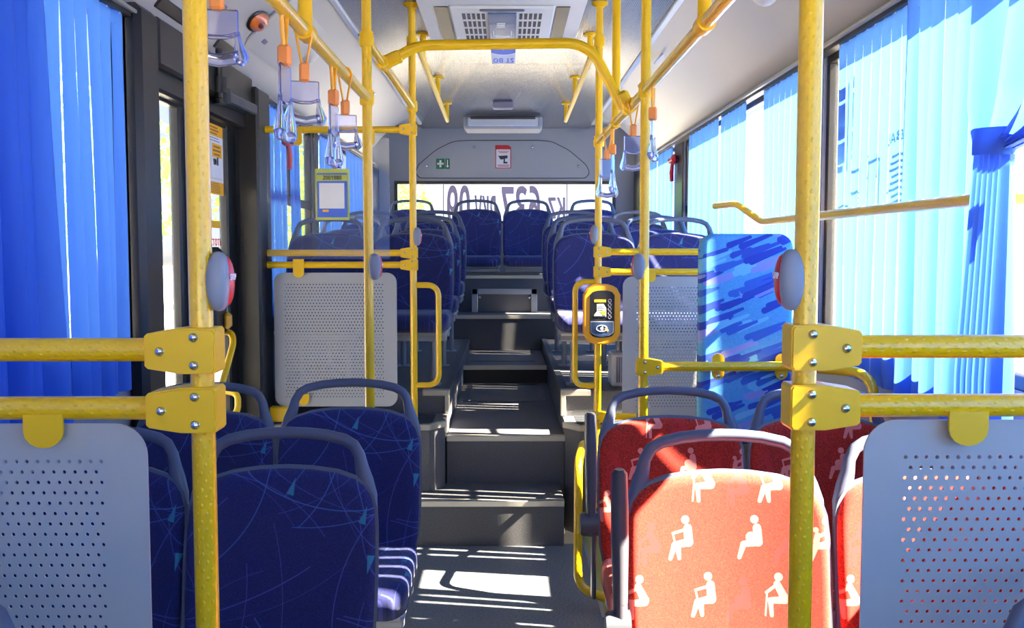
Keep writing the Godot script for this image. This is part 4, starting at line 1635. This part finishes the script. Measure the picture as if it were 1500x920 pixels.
func seats() -> void:
	var gl := "dark blue patterned seats"
	seat(-0.515, 2.20, 0.0, 0.0, false, "blue seat at the aisle, left front row, right behind the yellow pole", gl)
	seat(-0.957, 2.22, 0.0, 0.0, false, "blue window seat half hidden by the near left perforated panel", gl)
	seat(-0.48, 2.95, 0.015, 0.0, false, "blue aisle seat in the second left row", gl)
	seat(-0.925, 2.95, 0.005, 0.0, false, "blue window seat in the second left row by the door", gl)
	seat(0.475, 2.06, 0.02, 0.0, true, "sunlit red priority seat at the aisle, front row", "red priority seats", false, -0.245)
	seat(0.925, 2.06, 0.02, 0.0, true, "red priority window seat behind the near right panel", "red priority seats")
	seat(0.49, 2.88, 0.0, 0.0, true, "shaded red priority seat at the aisle, second row", "red priority seats", false, -0.25)
	seat(0.94, 2.88, 0.0, 0.0, true, "shaded red priority window seat below the padded backrest", "red priority seats")
	seat(-0.80, 1.13, 0.0, 0.0, false, "seat cut off at the lower left corner in the foreground", gl)
	seat(0.81, 1.13, 0.0, 0.0, false, "seat cut off at the lower right corner in the foreground", gl)
	var rows := [[5.22, 0.585, "first"], [6.02, 0.62, "second"], [6.85, 0.68, "third"]]
	for r in rows:
		for q in [[-0.499, "left aisle"], [-0.942, "left window"], [0.465, "right aisle"], [0.91, "right window"]]:
			seat(q[0], r[0], r[1], 0.625, false, "blue %s seat in the %s row on the raised platform" % [q[1], r[2]], gl)
	for q in [[-0.83, "leftmost"], [-0.262, "second from the left"], [0.185, "third from the left"], [0.75, "rightmost"]]:
		seat(q[0], 8.62, 0.84, 1.1, false, "%s blue seat in the last row under the rear window" % q[1], gl, true)


func curtains() -> void:
	curtain(-1.182, 2.50, 3.10, 0.90, 2.055, 0.085, 0.03, 1, "broad blue curtain on the left beside the black pillar")
	curtain(-1.195, 1.95, 2.47, 0.90, 2.055, 0.06, 0.02, 22, "outer layer of the gathered curtain at the left edge", 0.0)
	curtain(-1.15, 1.95, 2.49, 0.90, 2.055, 0.075, 0.06, 2, "darker gathered blue curtain at the left edge", 0.0)
	curtain(-1.19, 4.98, 5.40, 0.92, 2.055, 0.07, 0.012, 3, "narrow blue curtain behind the left partition glass", 0.004)
	curtain(-1.178, 5.42, 5.66, 0.92, 2.055, 0.06, 0.03, 4, "gathered blue curtain edge before the left sliding window", 0.002)
	curtain(-1.19, 6.35, 7.2, 0.92, 2.055, 0.09, 0.012, 5, "blue curtain behind the hanging card on the left", 0.004)
	curtain(-1.182, 7.35, 8.3, 0.92, 2.055, 0.09, 0.03, 6, "rearmost blue curtain on the left wall", 0.004)
	curtain(1.182, 2.845, 3.565, 0.90, 2.055, 0.08, 0.014, 17, "sunlit blue curtain with printed shadows, right of the near pole", 0.009)
	curtain(1.155, 2.32, 2.89, 0.90, 2.055, 0.08, 0.035, 8, "sunlit blue curtain next to the tied one on the right", 0.007)
	curtain(1.182, 3.89, 4.60, 0.90, 2.055, 0.089, 0.014, 9, "sunlit blue curtain above the padded backrest")
	curtain(1.182, 4.93, 5.50, 0.90, 2.055, 0.085, 0.018, 10, "sunlit blue curtain beyond the bright gap on the right", 0.008)
	curtain(1.178, 5.55, 6.42, 0.95, 2.055, 0.10, 0.028, 11, "shaded blue curtain before the right sliding window", 0.004)
	curtain(1.182, 7.08, 7.75, 0.95, 2.055, 0.09, 0.028, 12, "blue curtain beside the red hammer on the right", 0.006)
	curtain(1.182, 7.85, 8.7, 0.95, 2.055, 0.09, 0.028, 13, "rearmost blue curtain on the right wall", 0.006)
	curtain(1.178, -1.5, 1.30, 0.90, 2.055, 0.10, 0.03, 14, "long drawn blue curtain beside the viewpoint on the right", 0.003)
	curtain(-1.178, -1.5, 1.9, 0.90, 2.055, 0.10, 0.03, 15, "long drawn blue curtain beside the viewpoint on the left", 0.003)
	# tied-back curtain at the right edge
	var t := thing("curtain", V(1.085, 0.9, 2.2), "blue curtain tied back with a strap at the right edge", "curtain", "blue pleated window curtains")
	var rows := []
	for j in 33:
		var f := j / 32.0
		var y := lerpf(2.055, 0.90, f)
		var over := clampf((y - 1.55) / 0.10, 0, 1)
		var under := clampf((1.55 - y) / 0.5, 0, 1)
		var from := 2.29 + 0.03 * over + 0.03 * under
		var to := 2.145 - 0.57 * pow(over, 0.7) - 0.5 * clampf((y - 1.6) / 0.45, 0, 1)
		var row := []
		for k in 71:
			var u := k / 70.0
			var fold := sin(u * TAU * 6.0) * lerpf(0.014, 0.03, maxf(over, under))
			row.append(V(1.085 - fold, y, lerpf(from, to, u)))
		rows.append(row)
	var b := MB.new()
	b.loft(rows)
	wpart("cloth", b, M.curtain, t)
	rows = []
	for j in 4:
		var y := lerpf(1.605, 1.545, j / 3.0)
		var row := []
		for k in 29:
			var a := TAU * k / 28
			row.append(V(1.085 + cos(a) * 0.028, y + sin(a) * 0.006, 2.22 + sin(a) * 0.085))
		rows.append(row)
	b = MB.new()
	b.loft(rows)
	wpart("tie_band", b, M.curtain, t, "blue fabric tie band")


func signs() -> void:
	var b := MB.new()
	# card hanging on the partition glass
	var t := thing("payment_card", V(-0.792, 1.465, 4.535), "blue payment card with a lime border and number 2001980", "card")
	b = MB.new()
	wb(b, -0.871, -0.716, 1.463, 1.695, 4.536, 4.541, 0.001)
	wpart("border", b, M.label_lime, t)
	b = MB.new()
	wb(b, -0.862, -0.725, 1.475, 1.675, 4.533, 4.536, 0.0)
	wpart("face", b, M.label_blue, t)
	b = MB.new()
	wb(b, -0.862, -0.725, 1.64, 1.668, 4.5325, 4.533, 0.0)
	wpart("number_strip", b, M.label_lime, t)
	b = MB.new()
	wb(b, -0.852, -0.738, 1.515, 1.63, 4.5315, 4.533, 0.0)
	wpart("white_square", b, M.label_white, t)
	b = MB.new()
	wb(b, -0.838, -0.81, 1.50, 1.51, 4.532, 4.533, 0.0)
	wpart("yellow_tab", b, M.label_yellow, t)
	var x := text("2001980", 0.02, M.label_dark, t, "number", V(-0.792, 1.654, 4.531) - t.position)
	fit(x, 0.085, 0.019)
	# first aid sign and camera notice on the rear hatch
	t = thing("first_aid_sign", V(-0.59, 2.06, 9.28), "green first aid sign with white cross and arrow", "sign")
	b = MB.new()
	wb(b, -0.655, -0.575, 2.065, 2.16, 9.279, 9.283, 0.0)
	wb(b, -0.568, -0.53, 2.065, 2.16, 9.279, 9.283, 0.0)
	wpart("plate", b, M.label_green, t)
	b = MB.new()
	wb(b, -0.645, -0.585, 2.104, 2.121, 9.276, 9.279, 0.0)
	wb(b, -0.624, -0.606, 2.08, 2.145, 9.276, 9.279, 0.0)
	wpart("cross", b, M.label_white, t)
	b = MB.new()
	wb(b, -0.553, -0.545, 2.085, 2.15, 9.276, 9.279, 0.0)
	b.extrude(PackedVector2Array([Vector2(-0.563, 2.095), Vector2(-0.549, 2.075), Vector2(-0.535, 2.095)]), 0.002, Transform3D(Basis(), V(0, 0, 9.278)))
	wpart("arrow", b, M.label_white, t)
	t = thing("camera_notice", V(-0.03, 2.07, 9.28), "red and white video camera notice on the rear hatch", "sign")
	b = MB.new()
	b.extrude(PackedVector2Array([Vector2(-0.105, 2.07), Vector2(0.042, 2.07), Vector2(0.042, 2.265), Vector2(0.015, 2.285), Vector2(-0.105, 2.285)]), 0.003, Transform3D(Basis(), V(0, 0, 9.281)))
	wpart("plate", b, M.label_red, t)
	b = MB.new()
	wb(b, -0.097, 0.034, 2.078, 2.245, 9.277, 9.28, 0.0)
	wpart("white_field", b, M.label_white, t)
	b = MB.new()
	b.extrude(PackedVector2Array([Vector2(-0.078, 2.185), Vector2(0.008, 2.19), Vector2(0.01, 2.165), Vector2(-0.055, 2.15)]), 0.002, Transform3D(Basis(), V(0, 0, 9.276)))
	wb(b, -0.028, -0.015, 2.115, 2.16, 9.275, 9.277, 0.0)
	wb(b, -0.03, 0.008, 2.115, 2.13, 9.275, 9.277, 0.0)
	wpart("camera_symbol", b, M.label_dark, t)
	b = MB.new()
	for q in [[2.225, 0.05], [2.212, 0.04], [2.098, 0.055], [2.088, 0.05]]:
		wb(b, -0.03 - q[1], -0.03 + q[1], q[0], q[0] + 0.005, 9.275, 9.277, 0.0)
	wpart("print_lines", b, M.label_red, t)
	# plate number printed on the rear window, read from outside
	t = thing("window_lettering", V(-0.02, 1.5, 9.322), "large grey plate number on the rear window, seen mirrored", "lettering")
	for q in [["09", -0.452, 0.215, 1.905, 0.40], ["PKV", -0.195, 0.20, 1.815, 0.31], ["637", 0.135, 0.36, 1.90, 0.40], ["KZ", 0.475, 0.16, 1.80, 0.2]]:
		var o := text(q[0], 0.3, M.window_ink, t, "lettering", V(q[1], q[3] - q[4] / 2, 9.322) - t.position)
		fit(o, q[2], q[4])
		o.rotation.y = PI
	# advertisement print on the right window, whose shadow shows on the curtain
	t = thing("window_print", V(1.226, 1.4, 3.3), "dark printed advert on the right window behind the sunlit curtain", "print")
	b = MB.new()
	for q in [[3.50, 3.60, 1.63, 1.70], [3.50, 3.60, 1.715, 1.835], [3.50, 3.60, 1.85, 1.89], [3.465, 3.475, 1.60, 1.90], [3.52, 3.58, 1.60, 1.62]]:
		wb(b, 1.225, 1.228, q[2] + 0.05, q[3] + 0.05, q[0] - 0.03, q[1] - 0.03, 0.0)
	wpart("phone_picture", b, M.sticker_dark, t)
	for q in [[3.13, 3.22, 1.46, 1.62], [3.30, 3.40, 1.52, 1.60]]:
		b = MB.new()
		for e in [[q[0], q[1], q[2], q[2] + 0.008], [q[0], q[1], q[3] - 0.008, q[3]], [q[0], q[0] + 0.01, q[2], q[3]], [q[1] - 0.01, q[1], q[2], q[3]]]:
			wb(b, 1.225, 1.228, e[2] + 0.05, e[3] + 0.05, e[0], e[1], 0.0)
		wpart("frame_line", b, M.sticker_dark, t)
	b = MB.new()
	for k in 9:
		wb(b, 1.225, 1.228, 1.50 + k * 0.02, 1.506 + k * 0.02, 2.94, 3.05 - 0.01 * (k % 3), 0.0)
	for k in 3:
		wb(b, 1.225, 1.228, 1.49 + k * 0.018, 1.495 + k * 0.018, 3.42, 3.52, 0.0)
	wpart("print_lines", b, M.sticker_dark, t)
	var tx := text("РЕЗАА", 0.03, M.sticker_dark, t, "lettering", V(1.2265, 1.72, 3.0) - t.position)
	tx.rotation.y = PI / 2
	fit(tx, 0.14, 0.03)


func small_things() -> void:
	var b := MB.new()
	# ticket validator
	var t := thing("ticket_validator", V(0.422, 0.9, 4.50), "yellow ticket validator with a black screen on the pole", "validator")
	var shape := func(w: float, h: float, bulge: float) -> PackedVector2Array:
		var out := PackedVector2Array()
		for s in [1, -1]:
			for k in 11:
				var u := -1.0 + 2.0 * k / 10.0
				var xx: float = -u * w / 2 * s
				var yy: float = s * (h / 2 - bulge + bulge * sqrt(maxf(0.0, 1.0 - pow(absf(u), 2.4))))
				out.append(Vector2(xx, yy))
		return out
	var cx := 0.432
	var cy := 1.035
	for q in [[0.168, 0.275, 0.05, 0.04, 4.50], [0.158, 0.262, 0.048, 0.012, 4.476]]:
		b.extrude(shape.call(q[0], q[1], q[2]), q[3], Transform3D(Basis(), V(cx, cy, q[4])), true)
	wpart("housing", b, M.amber, t)
	b = MB.new()
	b.extrude(shape.call(0.112, 0.215, 0.022), 0.004, Transform3D(Basis(), V(cx, cy + 0.002, 4.469)), true)
	wpart("black_face", b, M.black_plastic, t)
	b = MB.new()
	b.extrude(PackedVector2Array([Vector2(-0.053, 0.0), Vector2(-0.053, -0.052), Vector2(-0.03, -0.066), Vector2(0, -0.072), Vector2(0.03, -0.066), Vector2(0.053, -0.052), Vector2(0.053, 0.0)]), 0.003, Transform3D(Basis(), V(cx, cy - 0.03, 4.4665)))
	wpart("reader_border", b, M.frame_grey, t)
	b = MB.new()
	b.extrude(PackedVector2Array([Vector2(-0.049, -0.004), Vector2(-0.049, -0.050), Vector2(-0.03, -0.062), Vector2(0, -0.068), Vector2(0.03, -0.062), Vector2(0.049, -0.050), Vector2(0.049, -0.004)]), 0.003, Transform3D(Basis(), V(cx, cy - 0.03, 4.4655)))
	wpart("card_reader", b, M.label_navy, t)
	b = MB.new()
	var el := []
	for k in 25:
		var a := TAU * k / 24
		el.append(V(cx - 0.002 + cos(a) * 0.024, cy - 0.063 + sin(a) * 0.014, 4.4635))
	b.tube(el, 0.0016, 6, false)
	for k in 3:
		var ar := []
		for j in 7:
			var a := -0.7 + 1.4 * j / 6.0
			ar.append(V(cx - 0.012 + cos(a) * (0.006 + k * 0.005), cy - 0.063 + sin(a) * (0.006 + k * 0.005), 4.4635))
		b.tube(ar, 0.0012, 5)
	wpart("contactless_symbol", b, M.label_white, t)
	b = MB.new()
	b.box(Vector3.ZERO, Vector3(0.02, 0.009, 0.001), 0.0, Transform3D(Basis(Vector3(0, 0, 1), -0.7), V(cx + 0.021, cy - 0.068, 4.463)))
	wpart("hand_symbol", b, M.orange_sleeve, t)
	b = MB.new()
	wb(b, cx - 0.036, cx + 0.017, cy + 0.056, cy + 0.068, 4.4655, 4.467, 0.0)
	wpart("screen_banner", b, M.label_yellow, t)
	b = MB.new()
	b.extrude(PackedVector2Array([Vector2(-0.035, -0.010), Vector2(0.018, -0.010), Vector2(0.018, 0.03), Vector2(0.006, 0.048), Vector2(-0.024, 0.048), Vector2(-0.024, 0.014), Vector2(-0.035, 0.0)]), 0.0015, Transform3D(Basis(), V(cx, cy, 4.4662)))
	wpart("screen_picture", b, M.label_white, t)
	b = MB.new()
	b.extrude(PackedVector2Array([Vector2(-0.012, 0.016), Vector2(0.016, 0.016), Vector2(0.016, -0.002), Vector2(0.004, -0.002)]), 0.0015, Transform3D(Basis(), V(cx, cy, 4.4655)))
	wpart("screen_picture", b, M.label_yellow, t)
	b = MB.new()
	for k in 3:
		wb(b, cx - 0.022, cx + 0.008, cy + 0.02 + k * 0.008, cy + 0.023 + k * 0.008, 4.465, 4.4656, 0.0)
	wb(b, cx - 0.033, cx + 0.016, cy - 0.0085, cy - 0.005, 4.465, 4.4656, 0.0)
	wpart("screen_text", b, M.label_dark, t)
	for k in 5:
		b = MB.new()
		var ring := []
		for j in 17:
			var a := TAU * j / 16
			ring.append(V(cx + 0.034 + cos(a) * 0.0068, cy + 0.062 - k * 0.0185 + sin(a) * 0.0068, 4.4665))
		b.tube(ring, 0.0014, 6, false)
		wpart("key_ring", b, M.label_grey, t)
	# emergency hammers
	for q in [[-1.128, 1.84, 5.12, "red emergency hammer in front of the left curtain"], [-1.128, 1.85, 6.5, "red emergency hammer above the hanging card"], [1.168, 1.90, 6.96, "red emergency hammer on the right window pillar"]]:
		t = thing("emergency_hammer", V(q[0], q[1] - 0.1, q[2]), q[3], "hammer", "red emergency hammers")
		b = MB.new()
		b.box(V(q[0], q[1] + 0.05, q[2]), Vector3(0.03, 0.07, 0.09), 0.01)
		wpart("holder", b, M.red_plastic, t)
		b = MB.new()
		b.tube([V(q[0] - signf(q[0]) * 0.01, q[1] + 0.03, q[2]), V(q[0] - signf(q[0]) * 0.015, q[1] - 0.04, q[2] + 0.01), V(q[0] - signf(q[0]) * 0.01, q[1] - 0.1, q[2] + 0.02)], [0.012, 0.016, 0.014], 10)
		wpart("handle", b, M.red_plastic, t)
		b = MB.new()
		b.tube([V(q[0] - signf(q[0]) * 0.012, q[1] + 0.045, q[2] - 0.065), V(q[0] - signf(q[0]) * 0.012, q[1] + 0.045, q[2] + 0.065)], [0.016, 0.022], 10)
		wpart("head", b, M.red_plastic, t)
	# footrest box at the rear
	t = thing("rear_footrest", V(-0.02, 0.806, 8.1), "dark footrest box with an aluminium frame before the last row", "footrest")
	b = MB.new()
	wb(b, -0.27, 0.235, 0.806, 0.985, 8.08, 8.235, 0.004)
	wpart("box", b, M.dark_vinyl, t)
	b = MB.new()
	wb(b, -0.285, -0.235, 0.806, 1.0, 8.06, 8.085, 0.004)
	wb(b, 0.20, 0.25, 0.806, 1.0, 8.06, 8.085, 0.004)
	wb(b, -0.285, 0.25, 0.955, 1.0, 8.06, 8.085, 0.004)
	wpart("frame", b, M.frame_grey, t)
	for x in [-0.22, 0.185]:
		bolt(t, V(x, 0.93, 8.078) - t.position, Vector3(0, 0, 1), 0.01)
	# heater under the right seats
	t = thing("floor_heater", V(0.75, 0.625, 5.08), "pale grey floor heater under the first right rear seats", "heater")
	b = MB.new()
	wb(b, 0.535, 1.0, 0.625, 0.80, 5.02, 5.2, 0.01)
	wpart("body", b, M.white_plastic, t)
	for k in 4:
		b = MB.new()
		wb(b, 0.56 + k * 0.012, 0.566 + k * 0.012, 0.65, 0.78, 5.016, 5.022, 0.0)
		wpart("louvre", b, M.label_grey, t)


func tree(x: float, d: float, h: float, r: float, sd: int, label: String) -> void:
	var t := thing("tree", V(x, -0.35, d), label, "tree", "trees outside the bus")
	var rg := RandomNumberGenerator.new()
	rg.seed = sd
	var b := MB.new()
	b.tube([V(x, -0.35, d), V(x + 0.1, h * 0.4, d), V(x, h * 0.75, d)], [0.18, 0.13, 0.06], 8)
	wpart("trunk", b, M.bark, t)
	b = MB.new()
	for k in 1500:
		var u := Vector3(rg.randfn(), rg.randfn(), rg.randfn()).normalized() * pow(rg.randf(), 0.4)
		var c := V(x, h * 0.62, d) + Vector3(u.x * r, u.y * h * 0.42, u.z * r)
		var bs := Basis(Vector3(rg.randfn(), rg.randfn(), rg.randfn()).normalized(), rg.randf() * TAU)
		var s := rg.randf_range(0.07, 0.15)
		b.quad(c + bs * Vector3(-s, 0, 0), c + bs * Vector3(0, s * 0.6, 0), c + bs * Vector3(s, 0, 0), c + bs * Vector3(0, -s * 0.6, 0), bs * Vector3.FORWARD)
	var f := wpart("foliage", b, M.leaf, t)
	f.set_meta("kind", "stuff")


func outdoors() -> void:
	var b := MB.new()
	wb(b, -60, 60, -0.40, -0.35, -60, 90, 0.0)
	struct("ground", b, M.concrete, "pale concrete yard outside the bus", "ground")
	tree(-7.5, 15.5, 4.2, 1.7, 31, "green tree seen through the door glass")
	tree(-9.0, 22.0, 4.6, 2.0, 32, "green tree seen through the left sliding window")
	tree(-6.2, 27.0, 4.4, 1.8, 33, "green tree far left seen through the rear side window")
	tree(-4.2, 36.0, 4.0, 1.6, 34, "small green tree seen through the left corner of the rear window")
